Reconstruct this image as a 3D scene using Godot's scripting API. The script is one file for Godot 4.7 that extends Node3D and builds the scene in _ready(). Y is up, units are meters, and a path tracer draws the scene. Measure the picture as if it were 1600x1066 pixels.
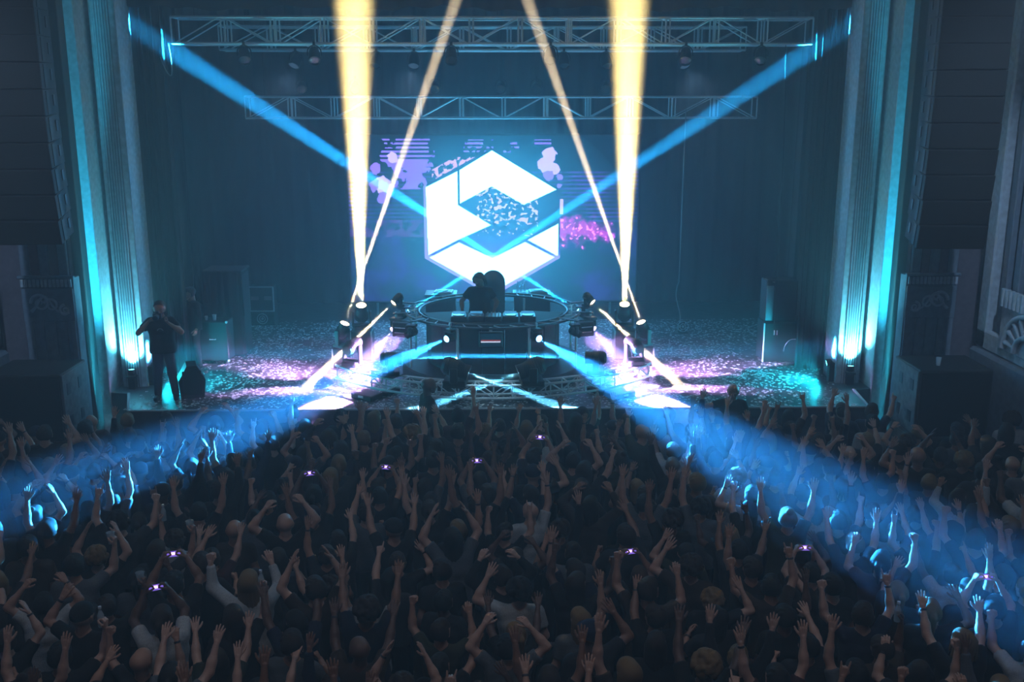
extends Node3D
# A theatre stage in haze: a performer in a round booth under light beams, a crowd before the stage. Metres; y up; the house floor is y = 0, the stage y = STAGE; the camera stands on a balcony at z = 0 and looks along -z.

const STAGE := 1.4
const LIT := 1.0      # all beams together

var taken := {}
var store := {}
var rng := RandomNumberGenerator.new()


func _ready() -> void:
	rng.seed = 20
	# camera, air and exposure
	var cam := Camera3D.new()
	cam.name = "camera"
	add_child(cam)
	cam.position = Vector3(0, 6.72, 0)
	cam.rotation_degrees = Vector3(-13.46, -1.1, 0)
	cam.fov = 37.84
	cam.current = true
	var air := WorldEnvironment.new()
	air.name = "air"
	var e := Environment.new()
	air.environment = e
	add_child(air)
	e.background_mode = Environment.BG_COLOR
	e.background_color = Color.BLACK
	e.tonemap_mode = Environment.TONE_MAPPER_LINEAR
	e.tonemap_exposure = 1.0
	e.sdfgi_enabled = true
	e.ssao_enabled = true
	e.ssil_enabled = true
	e.volumetric_fog_enabled = true
	e.volumetric_fog_density = 0.019
	e.volumetric_fog_albedo = Color(0.88, 0.92, 0.96)
	e.volumetric_fog_anisotropy = 0.3
	unseen_house_lights()
	# the place
	shell()
	proscenium(-1.0)
	proscenium(1.0)
	curtains()
	# the rig and the stage
	trusses()
	video_screen()
	booth()
	floor_rig()
	backline()
	stage_people()
	speakers()
	# the house
	grow_crowd()
	confetti()


# ---------------------------------------------------------------- nodes and names
func numbered(called: String) -> String:
	taken[called] = taken.get(called, -1) + 1
	return called if taken[called] == 0 else "%s_%03d" % [called, taken[called]]


func piece(mesh: Mesh, called: String, m: Material, parent: Node) -> MeshInstance3D:
	var o := MeshInstance3D.new()
	o.name = called
	o.mesh = mesh
	o.material_override = m
	parent.add_child(o, true)
	return o


func part(g: Geo, called: String, m: Material, parent: Node) -> MeshInstance3D:
	return piece(g.mesh(), called, m, parent)


func tag(o: Node, label: String, category: String, group := "") -> Node:
	o.set_meta("label", label)
	o.set_meta("category", category)
	if group:
		o.set_meta("group", group)
	return o


func thing(called: String, label: String, category: String, at := Vector3.ZERO, turn := 0.0, group := "") -> Node3D:
	var o := Node3D.new()
	o.name = numbered(called)
	add_child(o)
	o.position = at
	o.rotation.y = turn
	tag(o, label, category, group)
	return o


func struct(g: Geo, called: String, m: Material, label: String, category: String) -> MeshInstance3D:
	var o := piece(g.mesh(), numbered(called), m, self)
	o.set_meta("kind", "structure")
	tag(o, label, category)
	return o


# ---------------------------------------------------------------- materials
func noise(called: String, frequency: float, dark: Color, bright: Color, kind := FastNoiseLite.TYPE_SIMPLEX_SMOOTH) -> NoiseTexture2D:
	if not store.has(called):
		var f := FastNoiseLite.new()
		f.seed = hash(called) % 1000
		f.frequency = frequency
		f.noise_type = kind
		f.fractal_octaves = 4
		var t := NoiseTexture2D.new()
		t.width = 256
		t.height = 256
		t.seamless = true
		t.noise = f
		var ramp := Gradient.new()
		ramp.set_color(0, dark)
		ramp.set_color(1, bright)
		t.color_ramp = ramp
		store[called] = t
	return store[called]


func mat(called: String, c: Color, rough := 0.6, metal := 0.0, grain := "", grain_size := 1.0) -> StandardMaterial3D:
	if store.has(called):
		return store[called]
	var m := StandardMaterial3D.new()
	m.resource_name = called
	m.albedo_color = c
	m.roughness = rough
	m.metallic = metal
	if grain:
		m.albedo_texture = {"plaster": noise("plaster_grain", 0.03, Color(0.78, 0.78, 0.78), Color(1, 1, 1)), "scuff": noise("scuffed_paint", 0.015, Color(0.55, 0.55, 0.55), Color(1, 1, 1)), "cloth": noise("cloth_weave", 0.12, Color(0.7, 0.7, 0.7), Color(1, 1, 1), FastNoiseLite.TYPE_VALUE), "skin": noise("skin_tone", 0.05, Color(0.88, 0.86, 0.85), Color(1, 1, 1))}[grain]
		m.uv1_triplanar = true
		m.uv1_world_triplanar = grain != "skin" and grain != "cloth"
		m.uv1_scale = Vector3.ONE * grain_size
	store[called] = m
	return m


func glow(called: String, c: Color, energy: float) -> StandardMaterial3D:
	if not store.has(called):
		var m := StandardMaterial3D.new()
		m.resource_name = called
		m.albedo_color = Color(0.02, 0.02, 0.02)
		m.emission_enabled = true
		m.emission = c
		m.emission_energy_multiplier = energy
		store[called] = m
	return store[called]


func clear(called: String, c: Color, alpha: float) -> StandardMaterial3D:
	if not store.has(called):
		var m := StandardMaterial3D.new()
		m.resource_name = called
		m.albedo_color = Color(c, alpha)
		m.transparency = BaseMaterial3D.TRANSPARENCY_ALPHA
		m.roughness = 0.08
		store[called] = m
	return store[called]


func metal() -> StandardMaterial3D:
	return mat("aluminium", Color(0.88, 0.89, 0.90), 0.5, 0.15)

func black() -> StandardMaterial3D:
	return mat("black_housing", Color(0.10, 0.10, 0.11), 0.45, 0.0, "scuff", 2.0)

func black_paint() -> StandardMaterial3D:
	return mat("black_paint", Color(0.13, 0.13, 0.14), 0.6, 0.0, "scuff", 0.8)

func black_cloth() -> StandardMaterial3D:
	return mat("black_drape", Color(0.17, 0.17, 0.18), 0.95, 0.0, "cloth", 1.5)

func plaster(k := 0) -> StandardMaterial3D:
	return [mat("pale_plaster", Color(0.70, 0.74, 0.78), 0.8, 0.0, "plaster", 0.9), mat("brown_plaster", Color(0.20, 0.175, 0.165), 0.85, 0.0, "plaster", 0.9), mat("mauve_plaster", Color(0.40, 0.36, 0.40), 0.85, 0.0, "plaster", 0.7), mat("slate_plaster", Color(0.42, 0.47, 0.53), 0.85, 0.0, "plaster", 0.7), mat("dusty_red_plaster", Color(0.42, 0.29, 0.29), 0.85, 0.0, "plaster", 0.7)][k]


# ---------------------------------------------------------------- light
func spot(parent: Node3D, from: Vector3, to: Vector3, c: Color, energy: float, angle: float, size := 0.06, soft := 0.6) -> void:
	var s := SpotLight3D.new()
	s.name = "beam"
	parent.add_child(s, true)
	var up := Vector3.UP if absf((to - from).normalized().y) < 0.95 else Vector3.RIGHT
	s.look_at_from_position(from, to, up)
	s.light_color = c
	s.light_energy = energy * LIT
	s.spot_angle = angle
	s.spot_angle_attenuation = soft
	s.light_size = size
	s.spot_range = 60.0
	s.spot_attenuation = 2.0
	s.shadow_enabled = true


func unseen_house_lights() -> void:
	# unseen ceiling lamps: bluish ones light the crowd, whiter ones added to lift blacks
	for k in 4:
		var x := -4.0 if k % 2 == 0 else 4.0
		var over_balcony := k > 1
		var o := thing("unseen_ceiling_light", "unseen dim %s lamp in the ceiling above the %s half of the %s" % ["whitish" if over_balcony else "cool blue", "left" if x < 0 else "right", "balcony" if over_balcony else "crowd"], "lamp", Vector3(x, 12.3, -4.2 if over_balcony else -8.0), 0.0, "unseen ceiling lamps over the house")
		part(Geo.new().lathe([Vector2(0.62, 0.0), Vector2(0.75, 0.0), Vector2(0.75, 0.19), Vector2(0.0, 0.19)], 28), "rim", mat("cream_metal", Color(0.6, 0.58, 0.52), 0.5), o)
		part(Geo.new().lathe([Vector2(0.0, 0.05), Vector2(0.62, 0.05)], 28), "diffuser_light", glow("white_diffuser" if over_balcony else "cool_diffuser", Color(0.97, 0.94, 0.96) if over_balcony else Color(0.60, 0.79, 1.0), 0.4), o)
		var a := AreaLight3D.new()
		a.name = "lamp_light"
		o.add_child(a)
		a.position = Vector3(0, -0.02, 0)
		a.rotation_degrees = Vector3(-90, 0, 0)
		a.area_size = Vector2(1.1, 1.1)
		a.light_color = Color(1.0, 0.94, 0.90) if over_balcony else Color(0.72, 0.84, 1.0)
		a.light_energy = BALCONY_FILL if over_balcony else UNSEEN_CROWD_LAMP
		a.area_range = 60.0
		a.shadow_enabled = true

const UNSEEN_WALL_LAMP := 110.0
const BALCONY_FILL := 6.0
const UNSEEN_CROWD_LAMP := 9.0


# ---------------------------------------------------------------- the shell
func shell() -> void:
	struct(Geo.new().box(Vector3(0, -0.15, -7.2), Vector3(18.4, 0.3, 20.4)), "floor", mat("house_floor", Color(0.16, 0.15, 0.15), 0.7, 0.0, "scuff", 0.5), "dark floor of the house under the crowd", "floor")
	# stage: the apron narrows to the front, the rest runs from wing to wing
	var g := Geo.new()
	var deck := PackedVector2Array([Vector2(-6.48, 16.98), Vector2(6.74, 16.98), Vector2(6.86, 18.1), Vector2(10.9, 18.9), Vector2(10.9, 27.2), Vector2(-10.9, 27.2), Vector2(-10.9, 18.9), Vector2(-6.86, 18.1)])
	g.prism(deck, STAGE, Transform3D(Basis(Vector3(1, 0, 0), Vector3(0, 0, -1), Vector3(0, 1, 0)), Vector3.ZERO))
	var stage := struct(g, "stage_floor", mat("stage_paint", Color(0.34, 0.34, 0.36), 0.38, 0.0, "scuff", 0.6), "dark painted stage floor strewn with confetti", "stage")
	# a pale edging round the apron
	var edge := Geo.new()
	edge.box(Vector3(0.13, STAGE + 0.008, -17.0), Vector3(13.22, 0.03, 0.05), Basis(), 0.006)
	part(edge, "front_edging", mat("edge_strip", Color(0.72, 0.74, 0.76), 0.5), stage)
	for s in [-1.0, 1.0]:
		var a := Vector3(6.74 if s > 0 else -6.48, STAGE + 0.008, -17.0)
		var b := Vector3(s * 6.86, STAGE + 0.008, -18.1)
		var d := b - a
		part(Geo.new().box((a + b) / 2, Vector3(0.05, 0.03, d.length()), Basis.looking_at(d, Vector3.UP), 0.006), "side_edging", mat("edge_strip", Color(0.72, 0.74, 0.76), 0.5), stage)
	struct(Geo.new().box(Vector3(0, 0.11, -16.68), Vector3(12.6, 0.22, 0.52), Basis(), 0.01), "floor_step", black_paint(), "low black step in the pit along the stage front", "step")
	struct(Geo.new().box(Vector3(0, 6.2, -27.35), Vector3(22, 13.0, 0.3)), "wall_back", mat("stage_wall", Color(0.20, 0.20, 0.21), 0.9, 0.0, "plaster", 0.5), "dark back wall of the stage behind the video screen", "wall")
	for s in [-1.0, 1.0]:
		var side := "left" if s < 0 else "right"
		struct(Geo.new().box(Vector3(s * 11.05, 6.2, -23.2), Vector3(0.3, 13.0, 8.4)), "wall_wing_" + side, mat("stage_wall", Color(0.2, 0.2, 0.21), 0.9), "dark wall of the %s stage wing" % side, "wall")
		struct(Geo.new().box(Vector3(s * 9.1, 6.2, -7.2), Vector3(0.3, 13.0, 21.0)), "wall_" + side, plaster(2), "mauve plaster side wall on the %s of the house" % side, "wall")
	struct(Geo.new().box(Vector3(0, 6.2, 3.15), Vector3(18.6, 13.0, 0.3)), "wall_rear", plaster(2), "mauve plaster wall at the rear of the house", "wall")
	struct(Geo.new().box(Vector3(0, 12.65, -12.0), Vector3(22.4, 0.3, 31.0)), "ceiling", mat("ceiling_plaster", Color(0.3, 0.29, 0.3), 0.9), "dark ceiling high over stage and house", "ceiling")
	struct(Geo.new().box(Vector3(0, 10.6, -18.9), Vector3(13.6, 3.9, 0.5)), "wall_header", plaster(1), "dark wall over the stage opening", "wall")


func proscenium(s: float) -> void:
	var side := "left" if s < 0 else "right"
	var bar := func(x0: float, x1: float, front: float, back: float, y0 := 0.0, y1 := 12.5) -> Geo:
		return Geo.new().box(Vector3(s * (x0 + x1) / 2, (y0 + y1) / 2, (front + back) / 2), Vector3(x1 - x0, y1 - y0, front - back), Basis(), 0.012)
	# reeded column nearest the opening
	var col := struct(bar.call(6.66, 7.13, -18.58, -19.3), "trim_reeded_column_" + side, plaster(0), "tall pale column with upright reeds framing the %s of the stage" % side, "column")
	var reed := CylinderMesh.new()
	reed.top_radius = 0.013
	reed.bottom_radius = 0.013
	reed.height = 11.0
	reed.radial_segments = 14
	reed.rings = 0
	part(Geo.new().box(Vector3(s * 6.915, 6.9, -18.578), Vector3(0.29, 11.0, 0.008)), "reed_ground", plaster(3), col)  # darker slate band, so the grooves between the reeds read dark
	for k in 6:
		var r := piece(reed, "reed", plaster(0), col)
		r.position = Vector3(s * (6.795 + 0.048 * k), 6.9, -18.572)
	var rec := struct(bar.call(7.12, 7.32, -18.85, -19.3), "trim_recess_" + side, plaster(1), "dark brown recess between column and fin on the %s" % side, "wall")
	struct(bar.call(7.21, 7.39, -18.12, -18.9), "trim_fin_" + side, plaster(0), "narrow pale fin beside the reeded column on the %s" % side, "trim")
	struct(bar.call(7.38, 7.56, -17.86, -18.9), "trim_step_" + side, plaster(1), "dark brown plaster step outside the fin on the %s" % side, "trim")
	# fluted wall above the relief block
	var wall := struct(bar.call(7.55, 8.42, -17.72, -18.9), "wall_fluted_" + side, plaster(2), "fluted plaster wall above the %s relief block, striped slate and dusty red" % side, "wall")
	for k in 5:
		var f: Geo = bar.call(7.57 + 0.17 * k, 7.57 + 0.17 * k + 0.155, -17.66 - 0.02 * (k % 2), -17.74, 3.7, 12.4)
		part(f, "flute", plaster([3, 4, 3, 4, 3][k]), wall)
	struct(bar.call(8.40, 8.98, -17.9, -18.9), "wall_outer_" + side, plaster(2), "mauve plaster wall outside the %s relief block" % side, "wall")
	struct(bar.call(8.9, 11.2, -18.4, -18.9), "wall_wing_front_" + side, plaster(1), "hidden wall closing the %s wing towards the house" % side, "wall")
	relief_block(s, side)
	wall_niche(s, side)
	# cyan lamps from below: column lamp, an unseen fin lamp, one carrying column lamp spill
	uplight(s, side, Vector3(s * 6.90, STAGE + 0.22, -18.45), Vector3(s * 6.91, 5.4, -18.80), Color(0.40, 0.90, 1.0), 42.0, 50.0, "reeded column")
	uplight(s, side, Vector3(s * 7.30, 0.55, -17.78), Vector3(s * 7.30, 5.8, -18.18), Color(0.18, 0.84, 1.0), 480.0, 5.6, "narrow fin from out of view")
	uplight(s, side, Vector3(s * 6.62, STAGE + 0.34, -18.72), Vector3(s * 5.2, STAGE, -18.9), Color(0.08, 0.80, 0.92), 16.0, 80.0, "leg curtain and deck as column lamp spill")
	# an unseen lamp in the house ceiling, placed to light the carved wall
	par_lamp(Vector3(s * 5.6, 12.42, -8.5), Vector3(s * 8.45, 4.0, -17.2) - Vector3(s * 5.6, 12.2, -8.5), "unseen round lamp in the house ceiling lighting the carved %s wall" % side, "unseen ceiling lamps on the carved walls", UNSEEN_WALL_LAMP, 13.0)


func uplight(s: float, side: String, at: Vector3, to: Vector3, c: Color, energy: float, angle: float, what: String) -> void:
	var o := thing("uplight", "small cyan floor lamp washing the %s %s" % [side, what], "lamp", at, 0.0, "cyan floor lamps at the stage opening")
	var stand := at.y < STAGE
	var drop := at.y if stand else at.y - STAGE
	if drop > 0.0:
		part(Geo.new().box(Vector3(0, -drop / 2, 0), Vector3(0.13, drop, 0.13), Basis(), 0.01), "plinth", black(), o)
	var aim := (to - at).normalized()
	var b := Basis.looking_at(aim, Vector3.RIGHT)
	part(Geo.new().box(Vector3(0, 0.02, 0), Vector3(0.17, 0.04, 0.15), Basis(), 0.008), "base", black(), o)
	var up := Transform3D(b * Basis(Vector3.RIGHT, -PI / 2), Vector3(0, 0.05, 0))
	part(Geo.new().lathe([Vector2(0.0, 0.0), Vector2(0.055, 0.0), Vector2(0.07, 0.03), Vector2(0.07, 0.11), Vector2(0.062, 0.11), Vector2(0.062, 0.10)], 16, up), "can", black(), o)
	part(Geo.new().lathe([Vector2(0.062, 0.1), Vector2(0.0, 0.104)], 16, up), "lens_light", glow("cyan_lens", Color(0.35, 0.9, 1.0), 20.0), o)
	spot(o, at + aim * 0.22, to, c, energy, angle, 0.05, 1.0)


func relief_block(s: float, side: String) -> void:
	var o := Node3D.new()
	o.name = "trim_relief_block_" + side
	add_child(o)
	o.set_meta("kind", "structure")
	tag(o, "carved plaster block with scrolls, dentils and slots on the %s wall" % side, "relief")
	o.position = Vector3(s * 7.86, 0, -17.42)
	var m := plaster(3)
	part(Geo.new().box(Vector3(0, 1.86, -0.16), Vector3(0.92, 3.72, 0.28), Basis(), 0.01), "block", m, o)
	# four slots between upright strips
	var xs := [-0.44, -0.30, -0.235, -0.115, -0.05, 0.10, 0.165, 0.285, 0.35, 0.44]
	for k in 5:
		var a: float = xs[2 * k]
		var b: float = xs[2 * k + 1]
		part(Geo.new().box(Vector3((a + b) / 2, 1.5, 0.0), Vector3(b - a, 2.9, 0.05), Basis(), 0.008), "strip", m, o)
	part(Geo.new().box(Vector3(0, 3.24, 0.0), Vector3(0.90, 0.58, 0.05), Basis(), 0.008), "frieze_panel", m, o)
	part(Geo.new().box(Vector3(0, 3.74, 0.0), Vector3(0.98, 0.05, 0.09), Basis(), 0.01), "ledge", m, o)
	for k in 13:
		part(Geo.new().lathe([Vector2(0.0, 3.57), Vector2(0.026, 3.57), Vector2(0.026, 3.70), Vector2(0.0, 3.70)], 10, Transform3D(Basis(), Vector3(-0.42 + 0.07 * k, 0, 0.025))), "dentil", plaster(0), o)
	# a breaking wave of scrolls
	var spiral := func(c: Vector2, r: float, turns: float, start: float, way: float) -> Array:
		var pts := []
		for i in 30:
			var t := i / 29.0
			var a := start + way * turns * TAU * t
			var q := r * (1.0 - 0.86 * t)
			pts.append(Vector3(s * -1.0 * (c.x + q * cos(a)), c.y + q * sin(a), 0.035))
		return pts
	part(Geo.new().path(spiral.call(Vector2(-0.13, 3.28), 0.17, 1.6, PI, -1.0), 0.030, 8, 0.014), "scroll", plaster(0), o)
	part(Geo.new().path(spiral.call(Vector2(0.06, 3.24), 0.13, 1.4, PI * 0.9, -1.0), 0.026, 8, 0.012), "scroll", plaster(0), o)
	part(Geo.new().path(spiral.call(Vector2(0.29, 3.15), 0.10, 1.5, PI * 0.5, 1.0), 0.026, 8, 0.012), "scroll", plaster(0), o)
	var wave := []
	for i in 24:
		var t := i / 23.0
		wave.append(Vector3(s * -1.0 * lerpf(-0.30, 0.36, t), 3.10 + 0.30 * exp(-pow((t - 0.36) / 0.24, 2.0)), 0.03))
	part(Geo.new().path(wave, 0.030, 8, 0.016), "wave_band", plaster(0), o)


func wall_niche(s: float, side: String) -> void:
	# a framed niche with fins and a fan in the side wall, over a rough box front
	var o := Node3D.new()
	o.name = "trim_niche_" + side
	add_child(o)
	o.set_meta("kind", "structure")
	tag(o, "framed niche with upright fins and a carved fan in the %s side wall" % side, "niche")
	o.position = Vector3(s * 8.95, 0, -15.6)
	o.rotation.y = -s * PI / 2
	# local x runs along the wall, local z out of it
	var m := plaster(0)
	for x in [-1.62, 1.62]:
		part(Geo.new().box(Vector3(x, 6.9, 0.10), Vector3(0.34, 8.9, 0.24), Basis(), 0.03), "jamb", m, o)
	part(Geo.new().box(Vector3(0, 2.62, 0.10), Vector3(3.58, 0.34, 0.24), Basis(), 0.03), "sill", m, o)
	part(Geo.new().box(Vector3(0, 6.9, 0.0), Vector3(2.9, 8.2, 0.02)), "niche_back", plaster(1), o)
	for k in 7:
		part(Geo.new().box(Vector3(-1.2 + 0.4 * k, 6.9, 0.07), Vector3(0.2, 8.2, 0.12), Basis(), 0.02), "fin", plaster(3), o)
	for k in 14:
		part(Geo.new().lathe([Vector2(0.0, 3.36), Vector2(0.045, 3.36), Vector2(0.045, 3.66), Vector2(0.0, 3.66)], 10, Transform3D(Basis(), Vector3(-0.85 + 0.13 * k, 0, 0.28))), "dentil", m, o)
	part(Geo.new().box(Vector3(0, 3.0, 0.14), Vector3(1.9, 0.8, 0.2), Basis(), 0.02), "fan_block", m, o)
	for r in [0.34, 0.72]:
		var arc := []
		for i in 17:
			var a := PI * i / 16.0
			arc.append(Vector3(-cos(a) * r, 2.66 + sin(a) * r * 0.92, 0.28))
		part(Geo.new().path(arc, 0.05, 8), "fan_arch", m, o)
	for i in 9:
		var a := PI * (i + 0.5) / 9.0
		var d := Vector3(-cos(a), sin(a) * 0.92, 0)
		part(Geo.new().path([Vector3(0, 2.66, 0.26) + d * 0.36, Vector3(0, 2.66, 0.26) + d * 0.70], 0.02, 6, 0.055), "fan_ray", m, o)
	var front := struct(Geo.new().box(Vector3(s * 8.80, 1.22, -15.6), Vector3(0.34, 2.44, 3.6), Basis(), 0.05), "trim_box_front_" + side, plaster(3), "rough slate plaster box front under the %s niche" % side, "wall")


func drape(x0: float, x1: float, y0: float, y1: float, z: float, folds: float, depth: float, seed_at: int) -> Geo:
	var rows := []
	var nx := int(folds * 10.0)
	for j in 7:
		var row := []
		var t := j / 6.0
		for i in nx + 1:
			var u := float(i) / nx
			var a := u * folds * TAU + sin(u * 9.0 + seed_at) * 0.9
			row.append(Vector3(lerpf(x0, x1, u) + 0.02 * sin(a * 0.5 + t * 2.0), lerpf(y0, y1, t), z + depth * (sin(a) + 0.3 * sin(a * 2.3 + seed_at)) * (1.0 - 0.15 * t)))
		rows.append(row)
	return Geo.new().sheet(rows, 0.012)


func curtains() -> void:
	for s in [-1.0, 1.0]:
		var side := "left" if s < 0 else "right"
		var o := thing("leg_curtain", "black pleated side curtain hanging at the %s of the stage opening" % side, "curtain", Vector3(s * 6.50, STAGE, -19.55), 0.0, "black stage curtains")
		var x0 := -0.38
		var x1 := 0.38
		part(drape(x0, x1, 0.02, 7.6, 0.0, 7.0, 0.07, 3 if s < 0 else 8), "cloth", black_cloth(), o)
		part(Geo.new().path([Vector3(-0.38, 7.62, 0), Vector3(0.38, 7.62, 0)], 0.025, 8), "rail", black(), o)
		var w := thing("wing_curtain", "black curtain deep in the %s wing" % side, "curtain", Vector3(s * 8.4, STAGE, -21.6), 0.0, "black stage curtains")
		part(drape(-1.9, 1.9, 0.02, 8.6, 0.0, 15.0, 0.08, 5), "cloth", black_cloth(), w)
		part(Geo.new().path([Vector3(-1.95, 8.62, 0), Vector3(1.95, 8.62, 0)], 0.025, 8), "rail", black(), w)
	var v := thing("valance", "gathered black valance along the top of the stage opening", "curtain", Vector3(0, 8.36, -19.25), 0.0, "black stage curtains")
	var rows := []
	for j in 5:
		var row := []
		for i in 261:
			var u := i / 260.0
			var a := u * 120.0 + 2.0 * sin(u * 14.0)
			row.append(Vector3(lerpf(-6.9, 6.9, u), lerpf(0.05 + 0.035 * sin(u * 33.0) + 0.02 * sin(a), 2.6, j / 4.0), 0.06 * sin(a) * (1.0 - 0.1 * j)))
		rows.append(row)
	part(Geo.new().sheet(rows, 0.012), "cloth", black_cloth(), v)
	var b := thing("backdrop_curtain", "black backdrop curtain across the rear of the stage", "curtain", Vector3(0, STAGE, -26.7), 0.0, "black stage curtains")
	part(drape(-10.6, 10.6, 0.02, 10.4, 0.0, 40.0, 0.07, 2), "cloth", black_cloth(), b)
# ---------------------------------------------------------------- the rig
func rod(parent: Node, called: String, a: Vector3, b: Vector3, r: float, m: Material) -> MeshInstance3D:
	# a shared round bar, stretched between two points
	if not store.has("unit_rod"):
		store.unit_rod = Geo.new().lathe([Vector2(0, -0.5), Vector2(1, -0.5), Vector2(1, 0.5), Vector2(0, 0.5)], 8).mesh()
	var o := piece(store.unit_rod, called, m, parent)
	var y := (b - a).normalized()
	var x := y.cross(Vector3.UP if absf(y.y) < 0.95 else Vector3.RIGHT).normalized()
	o.transform = Transform3D(Basis(x * r, y * a.distance_to(b), x.cross(y) * r), (a + b) / 2)
	return o


func box_truss(label: String, x0: float, x1: float, y: float, z: float, size: float, bays: int) -> Node3D:
	var o := thing("lighting_truss", label, "truss", Vector3(0, y, z), 0.0, "flown lighting trusses")
	var h := size / 2
	var m := metal()
	for sy in [-h, h]:
		for sz in [-h, h]:
			rod(o, "chord", Vector3(x0, sy, sz), Vector3(x1, sy, sz), 0.025, m)
	var w := (x1 - x0) / bays
	for k in bays + 1:
		var x := x0 + w * k
		for sz in [-h, h]:
			rod(o, "post", Vector3(x, -h, sz), Vector3(x, h, sz), 0.016, m)
			if k > 0 and k < bays:
				rod(o, "post", Vector3(x + 0.07, -h, sz), Vector3(x + 0.07, h, sz), 0.016, m)
		rod(o, "cross_bar", Vector3(x, -h, -h), Vector3(x, -h, h), 0.014, m)
		rod(o, "cross_bar", Vector3(x, h, -h), Vector3(x, h, h), 0.014, m)
		if k < bays:
			for sz in [-h, h]:
				var up := k % 2 == 0
				rod(o, "brace", Vector3(x + 0.05, -h if up else h, sz), Vector3(x + w - 0.03, h if up else -h, sz), 0.013, m)
			rod(o, "brace", Vector3(x, -h, -h), Vector3(x + w, -h, h), 0.012, m)
	return o


func par_lamp(at: Vector3, aim: Vector3, label: String, group: String, wash := 0.0, spread := 52.0) -> void:
	# a round lamp hanging from a bar: hook, yoke, can and lens
	var o := thing("stage_lamp", label, "lamp", at, 0.0, group)
	part(Geo.new().box(Vector3(0, 0.0, 0), Vector3(0.05, 0.07, 0.06), Basis(), 0.008), "clamp", black(), o)
	var pts := []
	for i in 9:
		var a := PI * i / 8.0
		pts.append(Vector3(cos(a) * 0.13, -0.16 + sin(a) * 0.13, 0))
	pts.push_front(Vector3(0.13, -0.22, 0))
	pts.append(Vector3(-0.13, -0.22, 0))
	part(Geo.new().path(pts, 0.012, 6), "yoke", black(), o)
	var b := Basis.looking_at(aim.normalized(), Vector3.UP if absf(aim.normalized().y) < 0.95 else Vector3.RIGHT) * Basis(Vector3.RIGHT, -PI / 2)
	var t := Transform3D(b, Vector3(0, -0.22, 0))
	part(Geo.new().lathe([Vector2(0.0, -0.20), Vector2(0.06, -0.20), Vector2(0.09, -0.16), Vector2(0.115, 0.0), Vector2(0.115, 0.15), Vector2(0.105, 0.15), Vector2(0.105, 0.12)], 18, t), "can", black(), o)
	var lens := Geo.new().lathe([Vector2(0.105, 0.12), Vector2(0.07, 0.135), Vector2(0.0, 0.14)], 18, t)
	if wash > 0.0:
		part(lens, "lens_light", glow("wash_lens", Color(0.45, 0.62, 0.80), 0.25), o)
		spot(o, at + t * Vector3(0, 0.24, 0), at + t * Vector3(0, 4.0, 0), Color(0.66, 0.80, 0.95), wash, spread, 0.08, 1.0)
	else:
		part(lens, "lens", mat("dark_lens", Color(0.35, 0.36, 0.38), 0.08, 0.6), o)


func trusses() -> void:
	var front := box_truss("long front lighting truss under the valance, brightest of the three", -5.98, 6.05, 8.04, -19.5 - 0.24, 0.47, 13)
	var mid := box_truss("second lighting truss close behind the front truss", -5.7, 5.35, 8.04, -22.0, 0.47, 11)
	var rear := box_truss("dim rear lighting truss hanging lower, above the video screen", -5.6, 6.05, 6.62, -23.5, 0.47, 12)
	for t in [[front, -5.6, 5.8], [mid, -5.2, 4.9], [rear, -5.2, 5.6]]:
		for k in 5:
			var x := lerpf(t[1], t[2], k / 4.0)
			rod(t[0], "hanging_cable", Vector3(x, 0.23, 0), Vector3(x, 12.48 - t[0].position.y, 0), 0.008, black())
	var where := ["first from the left", "second from the left", "just left of the middle", "just right of the middle", "second from the right", "first from the right"]
	var xs := [-4.65, -3.34, -0.77, 1.1, 3.66, 5.09]
	for k in 6:
		par_lamp(Vector3(xs[k], 7.80, -19.5), Vector3(-xs[k] * 0.05, -0.75, 0.8), "black round lamp under the front truss, " + where[k], "lamps under the front truss")
	xs = [-4.12, -2.43, -1.64, 1.51, 2.4, 4.04]
	for k in 6:
		par_lamp(Vector3(xs[k], 7.80, -21.76), Vector3(0.1 * k - 0.25, -0.8, 0.6), "black round lamp under the second truss, " + where[k], "lamps under the second truss", WASH_FILL if k in [0, 2, 5] else 0.0)  # three of these dark lamps carry fill added to lift the stage haze
	xs = [-4.3, -3.1, -1.3, 0.2, 1.0, 2.6]
	for k in 6:
		par_lamp(Vector3(xs[k], 6.92 + 0.36, -23.27), Vector3(0.2 - 0.08 * k, -0.4, 0.9), "small black lamp standing on the rear truss, " + where[k], "lamps on the rear truss")
		rod(self.get_child(get_child_count() - 1), "stem", Vector3(0, 0.0, 0), Vector3(0, -0.44, 0), 0.012, black())
	# cable loops at the left end of the front truss
	var c := thing("cable_loop", "pale cable hanging in a loop from the left end of the front truss", "cable", Vector3(-6.0, 7.8, -19.5))
	var pts := []
	for i in 20:
		var t := i / 19.0
		pts.append(Vector3(-0.05 + 0.13 * sin(t * PI) * (1.0 - 0.6 * t) - 0.16 * t, -0.58 * sin(t * PI * 0.86), 0.03 * sin(t * 7.0)))
	part(Geo.new().path(pts, 0.012, 6), "cable", mat("grey_cable", Color(0.55, 0.57, 0.58), 0.5), c)
	var d := thing("hanging_cable", "thin cable sagging below the truss near the right curtain", "cable", Vector3(5.55, 7.8, -19.5))
	pts = []
	for i in 14:
		pts.append(Vector3(0.10 * sin(i * 0.5) * 0.3 + 0.02 * i, -0.55 * i, -0.02 * i))
	part(Geo.new().path(pts.slice(0, 11), 0.008, 6), "cable", black(), d)


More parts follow.
